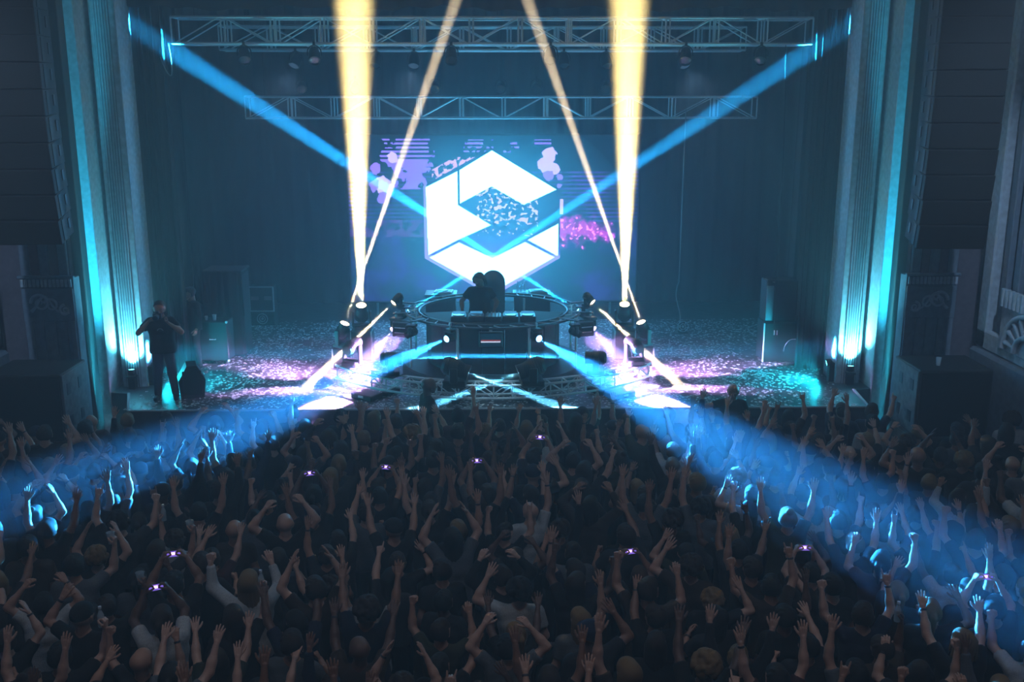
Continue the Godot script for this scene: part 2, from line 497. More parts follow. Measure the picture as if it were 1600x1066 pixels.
# ---------------------------------------------------------------- the video screen
func screen_picture() -> ImageTexture:
	# what the screen shows: a white block emblem over a dark, streaked blue and violet picture with painted teal haze
	var k := 1.6
	var w := int(455 * k)
	var h := int(262 * k)
	var im := Image.create(w, h, false, Image.FORMAT_RGB8)
	var fine := FastNoiseLite.new()
	fine.frequency = 0.045
	fine.seed = 4
	var broad := FastNoiseLite.new()
	broad.frequency = 0.012
	broad.seed = 9
	var white := [
		PackedVector2Array([Vector2(719, 260.5), Vector2(770, 230), Vector2(871, 291), Vector2(820, 315), Vector2(769, 286), Vector2(719, 313)]),
		PackedVector2Array([Vector2(666, 287), Vector2(716, 262), Vector2(716, 315), Vector2(768, 347), Vector2(716, 370.5), Vector2(668, 395)]),
		PackedVector2Array([Vector2(670, 399), Vector2(717, 374.5), Vector2(770, 400), Vector2(822, 374), Vector2(869, 399), Vector2(770, 456)]),
		PackedVector2Array([Vector2(826, 371), Vector2(874.5, 345), Vector2(874.5, 396), Vector2(871, 395.5)]),
	]
	var hull := PackedVector2Array([Vector2(770, 226), Vector2(876, 290), Vector2(878, 400), Vector2(770, 463), Vector2(662, 400), Vector2(662, 285)])
	var blobs := [[590, 257, 8, 0], [600, 286, 14, 1], [598, 303, 9, 0], [586, 285, 8, 0], [618, 241, 8, 1], [860, 238, 11, 1], [853, 252, 13, 1], [865, 258, 10, 1], [858, 268, 8, 0], [876, 272, 5, 0], [876, 285, 4, 0], [862, 342, 16, 1], [846, 345, 12, 1]]
	for j in h:
		for i in w:
			var p := Vector2(545 + i / k, 208 + j / k)
			var n := fine.get_noise_2d(p.x, p.y)
			var b := broad.get_noise_2d(p.x, p.y)
			var c := Color(0.006, 0.045, 0.085)
			c = c.lerp(Color(0.0, 0.145, 0.215), clampf(1.35 - p.distance_to(Vector2(770, 345)) / 150.0, 0, 1))  # teal haze glow round the emblem, painted into the picture
			if p.y < 345 and p.y > 262 and int(p.y / 3.2) % 2 == 0:
				c = c.lerp(Color(0.130, 0.110, 0.330), clampf(0.5 + b, 0, 1))
			if p.y >= 335:
				c = c.lerp(Color(0.060, 0.060, 0.230), clampf(1.6 * b + 0.35, 0, 1) * clampf((p.y - 335) / 25.0, 0, 1))
				c = c.lerp(Color(0.019, 0.112, 0.186), clampf((absf(p.x - 770) - 150) / 60.0, 0, 1) * 0.5)
			if p.y > 338 and p.y < 366 and p.x < 665:
				c = c.lerp(Color(0.150, 0.095, 0.260), clampf(0.5 + 2.0 * n, 0, 0.8))
			var land := p.x > 594 and p.x < 681 and p.y > 212 and p.y < 290 and n * 48 + b * 20 + 34 - absf(p.x - 642) * (0.75 if p.y < 255 else 1.25) - absf(p.y - 250) * 0.28 > 0
			land = land or (p.x > 726 and p.x < 772 and p.y > 213 and p.y < 233 and n > -0.18 + absf(p.x - 750) * 0.01) or (p.x > 788 and p.x < 812 and p.y > 217 and p.y < 234 and n > 0.0) or (p.x > 836 and p.x < 862 and p.y > 213 and p.y < 222)
			if land and (p.y > 246 or int(p.y / 3.2) % 2 == 0):
				c = Color(0.260, 0.211, 0.508)
			for q in blobs:
				var d := p.distance_to(Vector2(q[0], q[1]))
				if d < q[2] + n * 6:
					c = [Color(0.279, 0.223, 0.496), Color(0.409, 0.360, 0.546), Color(0.384, 0.136, 0.409)][q[3]]
			if p.x > 872 and p.x < 966 and p.y > 330 and p.y < 388:
				var q := 1.25 - absf(p.y - 357 - 0.05 * (p.x - 900)) / 20.0 + 1.1 * n - maxf(0.0, (p.x - 935) / 40.0)
				c = c.lerp(Color(0.40, 0.10, 0.42), clampf(q, 0, 0.9))
				if fine.get_noise_2d(p.x * 2.2, p.y * 2.2) > 0.28 and q > 0.5:
					c = Color(0.62, 0.30, 0.62)
			if p.x > 868 and p.x < 882 and p.y > 306 and p.y < 330:
				c = Color(0.422, 0.360, 0.527)
			if p.y > 240 and p.y < 285 and p.x > 676 and p.x < 748 and p.y > 268 - (p.x - 676) * 0.55 - 8 and fine.get_noise_2d(p.x * 2.0, p.y * 2.0) > -0.05:
				c = Color(0.446, 0.322, 0.459)
			if Geometry2D.is_point_in_polygon(p, hull):
				if c.get_luminance() < 0.4:
					c = Color(0.012, 0.099, 0.174).lerp(Color(0.136, 0.124, 0.372), clampf((p.y - 350) / 40.0, 0, 1))
				if p.x > 745 and p.x < 842 and p.y > 288 and p.y < 365 and fine.get_noise_2d(p.x * 1.9, p.y * 2.4) > 0.16 + (0.2 if p.y > 345 else 0.0):
					c = Color(0.434, 0.360, 0.484)
				if p.y > 395 or p.x < 667:
					c = c.lerp(Color(0.372, 0.341, 0.527), 0.7)
				for q in white:
					if Geometry2D.is_point_in_polygon(p, q):
						c = Color(0.52, 0.88, 1.0)
			im.set_pixel(i, j, c)
	return ImageTexture.create_from_image(im)


func video_screen() -> void:
	var o := thing("video_screen", "large video screen showing a white block emblem over blue and violet streaks", "screen", Vector3(0.02, 3.86, -25.05))
	part(Geo.new().box(Vector3(0, 0, -0.08), Vector3(7.36, 4.24, 0.14), Basis(), 0.02), "casing", black(), o)
	var m := StandardMaterial3D.new()
	m.resource_name = "screen_picture"
	m.albedo_color = Color(0.02, 0.02, 0.02)
	m.emission_enabled = true
	m.emission = Color.BLACK
	m.emission_operator = BaseMaterial3D.EMISSION_OP_ADD
	m.emission_texture = screen_picture()
	m.emission_energy_multiplier = SCREEN
	var g := Geo.new()
	g.quad(Vector3(-3.62, -2.07, 0), Vector3(3.62, -2.07, 0), Vector3(3.62, 2.07, 0), Vector3(-3.62, 2.07, 0))
	part(g, "display", m, o)
	for x in [-3.0, -1.0, 1.0, 3.0]:
		rod(o, "support", Vector3(x, -2.46, -0.2), Vector3(x, 2.1, -0.2), 0.03, metal())
	for a in [[Vector3(0, 0.1, 0.06), Vector2(3.0, 3.2), Color(0.06, 0.72, 0.95), SCREEN * 6.0], [Vector3(0, 0.0, 0.05), Vector2(7.2, 4.0), Color(0.40, 0.55, 0.85), SCREEN * 2.6]]:
		var l := AreaLight3D.new()
		l.name = "screen_light"
		o.add_child(l, true)
		l.position = a[0]
		l.rotation.y = PI
		l.area_size = a[1]
		l.light_color = a[2]
		l.light_energy = a[3]
		l.area_range = 60.0
		l.shadow_enabled = true

	# denser smoke between the screen and the booth, placed to hold the teal glow
	var f := FogVolume.new()
	f.name = "stage_smoke"
	f.shape = RenderingServer.FOG_VOLUME_SHAPE_ELLIPSOID
	f.size = Vector3(6.4, 5.4, 4.2)
	f.position = Vector3(0, 3.9, -22.7)
	var fm := FogMaterial.new()
	fm.density = 0.07
	fm.albedo = Color(0.85, 0.92, 0.96)
	f.material = fm
	add_child(f)
	f.set_meta("kind", "stuff")
	tag(f, "thin smoke hanging between the video screen and the booth", "smoke")

const SCREEN := 9.0


const WASH_FILL := 4.0


# ---------------------------------------------------------------- moving lamps
const WARM := Color(1.0, 0.86, 0.66)
const YELLOW := Color(1.0, 0.84, 0.50)
const BLUE := Color(0.10, 0.66, 0.95)
const DEEP := Color(0.17, 0.62, 1.0)
const ICE := Color(0.42, 0.82, 1.0)
const LEVEL := Color(0.22, 0.72, 1.0)
const VIOLET := Color(0.88, 0.66, 1.0)

func moving_lamp(base: Vector3, pivot_up: float, to: Vector3, size: float, label: String, group: String, lamp := {}, mount := "floor") -> Node3D:
	# a motor lamp: base, yoke of two arms, a barrel head that turns in it, a lens; lamp: colour, energy, angle, soft
	var o := thing("moving_light", label, "stage light", base, 0.0, group)
	var pivot := Vector3(0, pivot_up, 0)
	var aim := (to - base - pivot).normalized()
	var flat := Vector3(aim.x, 0, aim.z)
	var yaw := atan2(-flat.x, -flat.z) if flat.length() > 0.05 else 0.0
	var turn := Basis(Vector3.UP, yaw)
	var sgn := signf(pivot_up)
	var b := black()
	part(Geo.new().box(Vector3(0, 0.045 * size * sgn, 0), Vector3(0.34, 0.09, 0.34) * size, turn, 0.015), "base", b, o)
	if mount == "hung":
		part(Geo.new().path([Vector3(0, 0, 0), Vector3(0, 0.12 * size + 0.04, 0)], 0.02, 8), "clamp", metal(), o)
	var half := 0.185 * size
	for x in [-half, half]:
		var arm := Geo.new()
		arm.box(turn * Vector3(x, 0, 0) + Vector3(0, (pivot_up + 0.10 * size * sgn) / 2, 0), Vector3(0.045 * size, absf(pivot_up) - 0.02 * size, 0.12 * size), turn, 0.012)
		part(arm, "yoke_arm", b, o)
	part(Geo.new().box(Vector3(0, 0.115 * size * sgn, 0), Vector3(2 * half, 0.05 * size, 0.13 * size), turn, 0.01), "yoke_bridge", b, o)
	var hb := Basis.looking_at(aim, Vector3.UP if absf(aim.y) < 0.97 else Vector3.RIGHT)
	var t := Transform3D(hb * Basis(Vector3.RIGHT, -PI / 2), pivot)
	var r := 0.135 * size
	part(Geo.new().lathe([Vector2(0, -1.5 * r), Vector2(0.72 * r, -1.5 * r), Vector2(0.98 * r, -1.15 * r), Vector2(1.04 * r, 0.2 * r), Vector2(0.86 * r, 0.9 * r), Vector2(0.92 * r, 1.6 * r), Vector2(0.80 * r, 1.6 * r), Vector2(0.78 * r, 1.45 * r)], 18, t), "barrel", b, o)
	for k in 3:
		part(Geo.new().lathe([Vector2(0.98 * r, -1.0 * r + 0.3 * k * r), Vector2(1.09 * r, -0.98 * r + 0.3 * k * r), Vector2(1.09 * r, -0.88 * r + 0.3 * k * r), Vector2(1.0 * r, -0.86 * r + 0.3 * k * r)], 18, t), "cooling_fin", b, o)
	var lens := Geo.new().lathe([Vector2(0.78 * r, 1.45 * r), Vector2(0.5 * r, 1.54 * r), Vector2(0.0, 1.58 * r)], 18, t)
	if lamp:
		var c: Color = lamp.c
		part(lens, "lens_light", glow("lens_" + c.to_html(), c.lerp(Color.WHITE, 0.4), 12.0), o)
		spot(o, base + pivot + aim * (1.6 * r + 0.022), to, c, lamp.e, lamp.a, lamp.get("r", 0.6 * r), lamp.get("soft", 0.6))
	else:
		part(lens, "lens", mat("dark_lens", Color(0.35, 0.36, 0.38), 0.08, 0.6), o)
	return o


# ---------------------------------------------------------------- the round booth
const RING := Vector3(0.0, 2.66, -19.7)

func booth() -> void:
	var o := thing("performer_booth", "round dark booth with a ring of metal tube, in the middle of the stage", "booth", Vector3(RING.x, STAGE, RING.z))
	var y := RING.y - STAGE
	part(Geo.new().lathe([Vector2(0, 0), Vector2(1.85, 0), Vector2(1.85, 0.22), Vector2(1.82, 0.25), Vector2(0, 0.25)], 48), "riser", black_paint(), o)
	# front wall of flat panels, open at the rear
	for k in 9:
		var a := deg_to_rad(-76.0 + 19.0 * k)
		var b := Basis(Vector3.UP, a)
		part(Geo.new().box(b * Vector3(0, 0, 1.30) + Vector3(0, 0.25 + (y - 0.3) / 2, 0), Vector3(0.428, y - 0.32, 0.04), b, 0.008), "front_panel", black_paint(), o)
	# table top: a crescent in front of the performer
	var poly := PackedVector2Array()
	for i in 25:
		var a := deg_to_rad(-168.0 + 156.0 * i / 24.0)
		poly.append(Vector2(cos(a), sin(a)) * 1.42)
	for i in 25:
		var a := deg_to_rad(-12.0 - 156.0 * i / 24.0)
		poly.append(Vector2(cos(a) * 0.62, sin(a) * 0.50))
	part(Geo.new().prism(poly, 0.04, Transform3D(Basis(Vector3(1, 0, 0), Vector3(0, 0, -1), Vector3(0, 1, 0)), Vector3(0, y - 0.04, 0))), "table_top", mat("table_laminate", Color(0.10, 0.10, 0.11), 0.75), o)
	# the ring: two hoops and rungs
	for r in [1.50, 1.76]:
		var pts := []
		for i in 64:
			var a := TAU * i / 64.0
			pts.append(Vector3(sin(a) * r, y, cos(a) * r))
		part(Geo.new().path(pts, 0.024, 10, -1.0, true), "hoop", mat("dark_tube", Color(0.36, 0.37, 0.39), 0.45, 0.6), o)
	for i in 32:
		var a := TAU * i / 32.0
		var d := Vector3(sin(a), 0, cos(a))
		var e := Vector3(sin(a + 0.1), 0, cos(a + 0.1))
		rod(o, "rung", d * 1.5 + Vector3(0, y, 0), e * 1.76 + Vector3(0, y, 0), 0.012, metal())
	for i in 8:
		var a := TAU * (i + 0.5) / 8.0
		var d := Vector3(sin(a), 0, cos(a))
		rod(o, "leg", d * 1.76 + Vector3(0, 0.25, 0), d * 1.76 + Vector3(0, y, 0), 0.024, metal())
	# small display on the front
	var mon := thing("front_display", "small rectangular display on the front of the round booth", "display", Vector3(-0.05, 2.46, RING.z + 1.79))
	part(Geo.new().box(Vector3(0, 0, 0), Vector3(0.44, 0.30, 0.06), Basis(), 0.012), "casing", black(), mon)
	var g := Geo.new()
	g.quad(Vector3(-0.19, -0.12, 0.032), Vector3(0.19, -0.12, 0.032), Vector3(0.19, 0.12, 0.032), Vector3(-0.19, 0.12, 0.032))
	part(g, "display_light", glow("dim_display", Color(0.10, 0.30, 0.42), 0.35), mon)
	part(Geo.new().box(Vector3(0, -0.035, 0.034), Vector3(0.36, 0.022, 0.004)), "lit_stripe_light", glow("white_stripe", Color(0.85, 0.9, 1.0), 1.2), mon)
	part(Geo.new().box(Vector3(0, -0.006, 0.034), Vector3(0.36, 0.010, 0.004)), "red_stripe_light", glow("red_stripe", Color(0.9, 0.25, 0.2), 0.8), mon)
	part(Geo.new().box(Vector3(0, 0.10, -0.03), Vector3(0.06, 0.26, 0.03), Basis(), 0.004), "bracket", metal(), mon)
	# the decks
	var names := ["media player at the left end of the booth table", "media player left of the mixer on the booth table", "mixer with rows of lit knobs in the middle of the booth table", "media player right of the mixer on the booth table", "media player at the right end of the booth table"]
	for k in 5:
		var x := -0.66 + 0.33 * k
		var mixer := k == 2
		var d := thing("mixer" if mixer else "media_player", "flat grey " + names[k], "mixer" if mixer else "media player", Vector3(x, RING.y + 0.002, RING.z + 0.98), 0.0, "" if mixer else "media players on the booth table")
		part(Geo.new().box(Vector3(0, 0.05, 0), Vector3(0.30, 0.10, 0.38), Basis(), 0.01), "body", mat("deck_grey", Color(0.30, 0.32, 0.34), 0.4), d)
		if mixer:
			for i in 4:
				for j in 4:
					part(Geo.new().lathe([Vector2(0.012, 0.10), Vector2(0.010, 0.122), Vector2(0, 0.122)], 10, Transform3D(Basis(), Vector3(-0.105 + 0.07 * i, 0, -0.15 + 0.07 * j))), "knob", mat("knob_white", Color(0.8, 0.82, 0.85), 0.4), d)
				part(Geo.new().box(Vector3(-0.105 + 0.07 * i, 0.108, 0.14), Vector3(0.016, 0.016, 0.03), Basis(), 0.003), "fader", mat("knob_white", Color(0.8, 0.82, 0.85), 0.4), d)
		else:
			part(Geo.new().lathe([Vector2(0.115, 0.10), Vector2(0.11, 0.118), Vector2(0.085, 0.12), Vector2(0.08, 0.114), Vector2(0, 0.114)], 24, Transform3D(Basis(), Vector3(0, 0, 0.05))), "jog_wheel", mat("jog_silver", Color(0.75, 0.78, 0.82), 0.25, 0.4), d)
			part(Geo.new().box(Vector3(0, 0.118, -0.13), Vector3(0.24, 0.012, 0.09), Basis(Vector3.RIGHT, 0.25), 0.003), "display_light", glow("deck_display", Color(0.35, 0.75, 1.0), 0.8), d)
			part(Geo.new().lathe([Vector2(0.016, 0.10), Vector2(0.014, 0.112), Vector2(0, 0.112)], 10, Transform3D(Basis(), Vector3(-0.12, 0, 0.16))), "button", mat("knob_white", Color(0.8, 0.82, 0.85), 0.4), d)
	# side tables behind the ring with square decks, bottles and a laptop
	for s in [-1.0, 1.0]:
		var side := "left" if s < 0 else "right"
		var tb := thing("side_table", "black boxy side table behind the %s of the booth ring" % side, "table", Vector3(-1.16 if s < 0 else 0.86, STAGE, -21.85), 0.0, "side tables behind the booth")
		part(Geo.new().box(Vector3(0, 0.59, 0), Vector3(0.66 if s < 0 else 0.80, 1.18, 0.56), Basis(), 0.012), "cabinet", black_paint(), tb)
		part(Geo.new().box(Vector3(0, 1.195, 0), Vector3(0.70 if s < 0 else 0.84, 0.03, 0.60), Basis(), 0.006), "top", black(), tb)
		var dk := thing("square_deck", "square deck with a pale rim on the %s side table" % side, "deck", Vector3(-1.10 if s < 0 else 1.0, STAGE + 1.211, -21.75), 0.1 * s, "square decks on the side tables")
		part(Geo.new().box(Vector3(0, 0.03, 0), Vector3(0.40, 0.06, 0.34), Basis(), 0.008), "body", mat("rim_pale", Color(0.75, 0.78, 0.8), 0.4), dk)
		part(Geo.new().box(Vector3(0, 0.062, 0), Vector3(0.33, 0.01, 0.27)), "face", black(), dk)
		part(Geo.new().lathe([Vector2(0.11, 0.066), Vector2(0.105, 0.078), Vector2(0, 0.078)], 20), "platter", mat("deck_grey", Color(0.3, 0.32, 0.34), 0.4), dk)
	for k in 3:
		var bt := thing("bottle", ["tall clear bottle", "short clear bottle", "slim bottle at the edge"][k] + " on the right side table behind the booth", "bottle", Vector3(0.54 + 0.08 * k, STAGE + 1.212, -21.80 - 0.06 * k), 0.0, "bottles on the side table")
		var h: float = [0.27, 0.20, 0.24][k]
		part(Geo.new().lathe([Vector2(0, 0), Vector2(0.033, 0), Vector2(0.035, 0.01), Vector2(0.035, h * 0.6), Vector2(0.014, h * 0.8), Vector2(0.013, h * 0.94), Vector2(0, h * 0.94)], 16), "glass", clear("bottle_glass", Color(0.7, 0.85, 0.95), 0.35), bt)
		part(Geo.new().lathe([Vector2(0.015, h * 0.94), Vector2(0.015, h), Vector2(0, h)], 12), "stopper", mat("knob_white", Color(0.8, 0.82, 0.85), 0.4), bt)
	# a rounded cover behind the performer
	var cov := thing("equipment_cover", "tall rounded dark cloth cover standing behind the performer", "cover", Vector3(0.0, STAGE + 0.25, -20.62))
	var prof := [Vector2(0.22, 0.0), Vector2(0.245, 0.5), Vector2(0.25, 1.2), Vector2(0.25, 1.40)]
	for i in 9:
		var t := (i + 1) / 9.0 * PI / 2
		prof.append(Vector2(0.25 * cos(t), 1.40 + 0.26 * sin(t)))
	prof.push_front(Vector2(0.0, 0.0))
	part(Geo.new().lathe(prof, 20, Transform3D(Basis().scaled(Vector3(1.0, 1.0, 0.7)), Vector3.ZERO)), "cloth", mat("cover_cloth", Color(0.30, 0.36, 0.40), 0.9, 0.0, "cloth", 3.0), cov)
	part(Geo.new().path([Vector3(-0.25, 1.0, 0.02), Vector3(-0.12, 1.02, 0.165), Vector3(0.12, 1.02, 0.165), Vector3(0.25, 1.0, 0.02)], 0.012, 6), "strap", black(), cov)
	booth_lamps()


func booth_lamps() -> void:
	for s in [-1.0, 1.0]:
		var side := "left" if s < 0 else "right"
		var o := "right" if s < 0 else "left"
		# on the ring: warm beam down to the deck, beam to the far top corner, violet wash, blue beam over the crowd
		moving_lamp(Vector3(s * 1.93, 2.70, -19.78), 0.17, Vector3(s * 3.62, STAGE, -18.3), 0.62, "small motor lamp on the %s of the booth ring, throwing a warm beam down" % side, "lamps on the booth ring", {"c": WARM, "e": 26000.0, "a": 2.4, "r": 0.018})
		bracket(Vector3(s * 1.93, 2.69, -19.78))
		moving_lamp(Vector3(s * 1.86, 2.62, -20.25), -0.17, Vector3(-s * 6.42, 7.95, -19.5), 0.62, "small motor lamp behind the %s of the booth ring, beaming to the top %s corner" % [side, o], "lamps on the booth ring", {"c": BLUE, "e": 85000.0, "a": 1.4, "r": 0.02}, "hung")
		bracket(Vector3(s * 1.86, 2.70, -20.25))
		moving_lamp(Vector3(s * 1.92, 2.60, -19.25), -0.17, Vector3(s * 2.9, STAGE, -17.55), 0.62, "small motor lamp under the %s of the booth ring with a violet beam" % side, "lamps on the booth ring", {"c": VIOLET, "e": 1000.0, "a": 10.0, "soft": 0.5, "r": 0.02}, "hung")
		bracket(Vector3(s * 1.92, 2.68, -19.25))
		moving_lamp(Vector3(s * 0.80, 2.62, -18.12), -0.16, Vector3(-5.55, 1.75, -11.8) if s < 0 else Vector3(4.95, 1.75, -9.2), 0.60, "small motor lamp under the %s front of the ring, blue beam over the crowd" % side, "lamps on the booth ring", {"c": DEEP, "e": 4000.0, "a": 5.8, "soft": 0.9, "r": 0.025}, "hung")
		moving_lamp(Vector3(s * 1.56, 2.62, -18.52), -0.16, Vector3(s * 3.3, STAGE, -18.9), 0.58, "small motor lamp placed under the %s of the ring to tint the deck violet" % side, "lamps on the booth ring", {"c": VIOLET, "e": 260.0, "a": 30.0, "soft": 0.8}, "hung")  # extra lamp placed to spread violet over the deck
		bracket(Vector3(s * 1.56, 2.68, -18.52))
		# strobe box
		var b := thing("strobe_light", "black boxy strobe lamp with a glass front on the %s of the booth ring" % side, "stage light", Vector3(s * 1.78, 2.44, -18.88), -s * -0.35, "strobe lamps on the booth ring")
		part(Geo.new().box(Vector3(0, 0, 0), Vector3(0.34, 0.28, 0.16), Basis(), 0.015), "housing", black(), b)
		part(Geo.new().box(Vector3(0, 0, 0.082), Vector3(0.27, 0.20, 0.01), Basis(), 0.003), "glass", mat("dark_glass", Color(0.18, 0.2, 0.22), 0.08, 0.3), b)
		for y in [-0.05, 0.05]:
			part(Geo.new().path([Vector3(-0.11, y, 0.09), Vector3(0.11, y, 0.09)], 0.010, 8), "tube", mat("knob_white", Color(0.8, 0.82, 0.85), 0.4), b)
		part(Geo.new().path([Vector3(-0.185, -0.02, 0), Vector3(-0.185, 0.17, 0), Vector3(0.185, 0.17, 0), Vector3(0.185, -0.02, 0)], 0.014, 6), "yoke", black(), b)


func bracket(at: Vector3) -> void:
	# a shelf arm from the ring out to a lamp, a part of the booth
	var o := get_node("performer_booth")
	var c := Vector3(RING.x, at.y, RING.z)
	var d := (at - c).normalized()
	part(Geo.new().box(c + d * 1.85 - o.position, Vector3(0.08, 0.02, 0.36), Basis.looking_at(d, Vector3.UP), 0.004), "lamp_shelf", black(), o)


# ---------------------------------------------------------------- lamps and truss on the deck
func floor_rig() -> void:
	# curved truss round the front of the booth
	var o := thing("curved_truss", "low curved truss round the front of the booth carrying motor lamps", "truss", Vector3(0, STAGE, -21.18))
	var m := metal()
	var r0 := 3.58
	var r1 := 3.86
	var at := func(r: float, a: float, y: float) -> Vector3: return Vector3(sin(a) * r, y, cos(a) * r)
	for r in [r0, r1]:
		for y in [0.10, 0.34]:
			var pts := []
			for i in 33:
				pts.append(at.call(r, deg_to_rad(-53.0 + 106.0 * i / 32.0), y))
			part(Geo.new().path(pts, 0.024, 8), "chord", m, o)
	var n := 20
	for i in n + 1:
		var a := deg_to_rad(-52.0 + 104.0 * i / n)
		var b := deg_to_rad(-52.0 + 104.0 * (i + 1) / n)
		for r in [r0, r1]:
			rod(o, "post", at.call(r, a, 0.10), at.call(r, a, 0.34), 0.014, m)
			if i < n:
				rod(o, "brace", at.call(r, a, 0.10 if i % 2 == 0 else 0.34), at.call(r, b, 0.34 if i % 2 == 0 else 0.10), 0.012, m)
		rod(o, "cross_bar", at.call(r0, a, 0.34), at.call(r1, a, 0.34), 0.012, m)
		rod(o, "cross_bar", at.call(r0, a, 0.10), at.call(r1, a, 0.10), 0.012, m)
		if i % 4 == 0:
			part(Geo.new().box(at.call((r0 + r1) / 2, a, 0.04), Vector3(0.14, 0.08, 0.40), Basis(Vector3.UP, a), 0.01), "foot", black(), o)
	var place := func(deg: float) -> Vector3: return Vector3(0, STAGE + 0.385, -21.18) + at.call(3.96 if absf(deg) < 20.0 else 3.72, deg_to_rad(deg), 0.0)
	for s in [-1.0, 1.0]:
		var side := "left" if s < 0 else "right"
		var other := "right" if s < 0 else "left"
		for k in 3:
			var p: Vector3 = place.call(s * [47.0, 31.0, 10.0][k])
			part(Geo.new().box(p - o.position + Vector3(0, -0.012, 0), Vector3(0.36, 0.02, 0.38), Basis(Vector3.UP, deg_to_rad(s * [47.0, 31.0, 10.0][k])), 0.004), "lamp_plate", black(), o)
		moving_lamp(place.call(s * 47.0), 0.38, Vector3(s * 1.0, 3.2, -22.5), 0.95, "dark motor lamp on the %s end of the curved truss" % side, "lamps on the curved truss")
		moving_lamp(place.call(s * 31.0), 0.30, Vector3(-s * 7.0, 2.06, -18.75), 0.95, "motor lamp on the %s of the curved truss with a level blue beam" % side, "lamps on the curved truss", {"c": LEVEL, "e": 26000.0, "a": 1.5, "r": 0.02})
		moving_lamp(place.call(s * 10.0), 0.30, Vector3(-s * 1.25, STAGE, -17.06), 1.2, "motor lamp on the curved truss, %s one of the two crossing blue beams" % side, "lamps on the curved truss", {"c": ICE, "e": 9000.0, "a": 2.8, "r": 0.02, "soft": 0.4})
		# behind, on cases: the tall yellow beams and the thin warm ones
		var c1 := thing("lamp_case", "black case under the yellow beam lamp on the %s" % side, "case", Vector3(s * 2.80, STAGE, -20.75), 0.0, "cases under the rear lamps")
		part(Geo.new().box(Vector3(0, 0.31, 0), Vector3(0.46, 0.62, 0.46), Basis(), 0.015), "box", black_paint(), c1)
		for q in [-0.22, 0.22]:
			part(Geo.new().box(Vector3(q, 0.31, 0.225), Vector3(0.03, 0.62, 0.03), Basis(), 0.004), "corner_rail", metal(), c1)
		moving_lamp(Vector3(s * 2.80, STAGE + 0.622, -20.75), 0.36, Vector3(s * 2.26, 9.4, -17.3), 1.0, "motor lamp on a case throwing the tall yellow beam on the %s" % side, "rear beam lamps", {"c": YELLOW, "e": 50000.0, "a": 3.6, "r": 0.05, "soft": 1.0})
		var c2 := thing("lamp_case", "low black case under the thin warm beam lamp on the %s" % side, "case", Vector3(s * 3.12, STAGE, -20.1), 0.0, "cases under the rear lamps")
		part(Geo.new().box(Vector3(0, 0.20, 0), Vector3(0.40, 0.40, 0.42), Basis(), 0.015), "box", black_paint(), c2)
		for q in [-0.19, 0.19]:
			part(Geo.new().box(Vector3(q, 0.20, 0.205), Vector3(0.03, 0.40, 0.03), Basis(), 0.004), "corner_rail", metal(), c2)
		moving_lamp(Vector3(s * 3.12, STAGE + 0.402, -20.1), 0.34, Vector3(s * 0.62, 8.5, -18.4), 0.9, "motor lamp on a low case with a thin warm beam on the %s" % side, "rear beam lamps", {"c": WARM, "e": 45000.0, "a": 1.05, "r": 0.02})
		# floor flight case lids by the truss
		var lid := thing("case_lid", "flat black case lid lying on the deck on the %s of the truss" % side, "lid", Vector3(s * 2.35, STAGE, -17.75), s * 0.6, "case lids on the deck")
		part(Geo.new().box(Vector3(0, 0.05, 0), Vector3(0.5, 0.10, 0.34), Basis(), 0.015), "shell", black_paint(), lid)
		part(Geo.new().box(Vector3(0, 0.06, 0.172), Vector3(0.12, 0.04, 0.012), Basis(), 0.003), "latch", metal(), lid)


# ---------------------------------------------------------------- gear at the sides of the stage
func speaker_box(at: Vector3, size: Vector3, turn: float, label: String, group := "") -> Node3D:
	var o := thing("speaker_cabinet", label, "speaker", at, turn, group)
	part(Geo.new().box(Vector3(0, size.y / 2, 0), size, Basis(), 0.02), "cabinet", black_paint(), o)
	return o


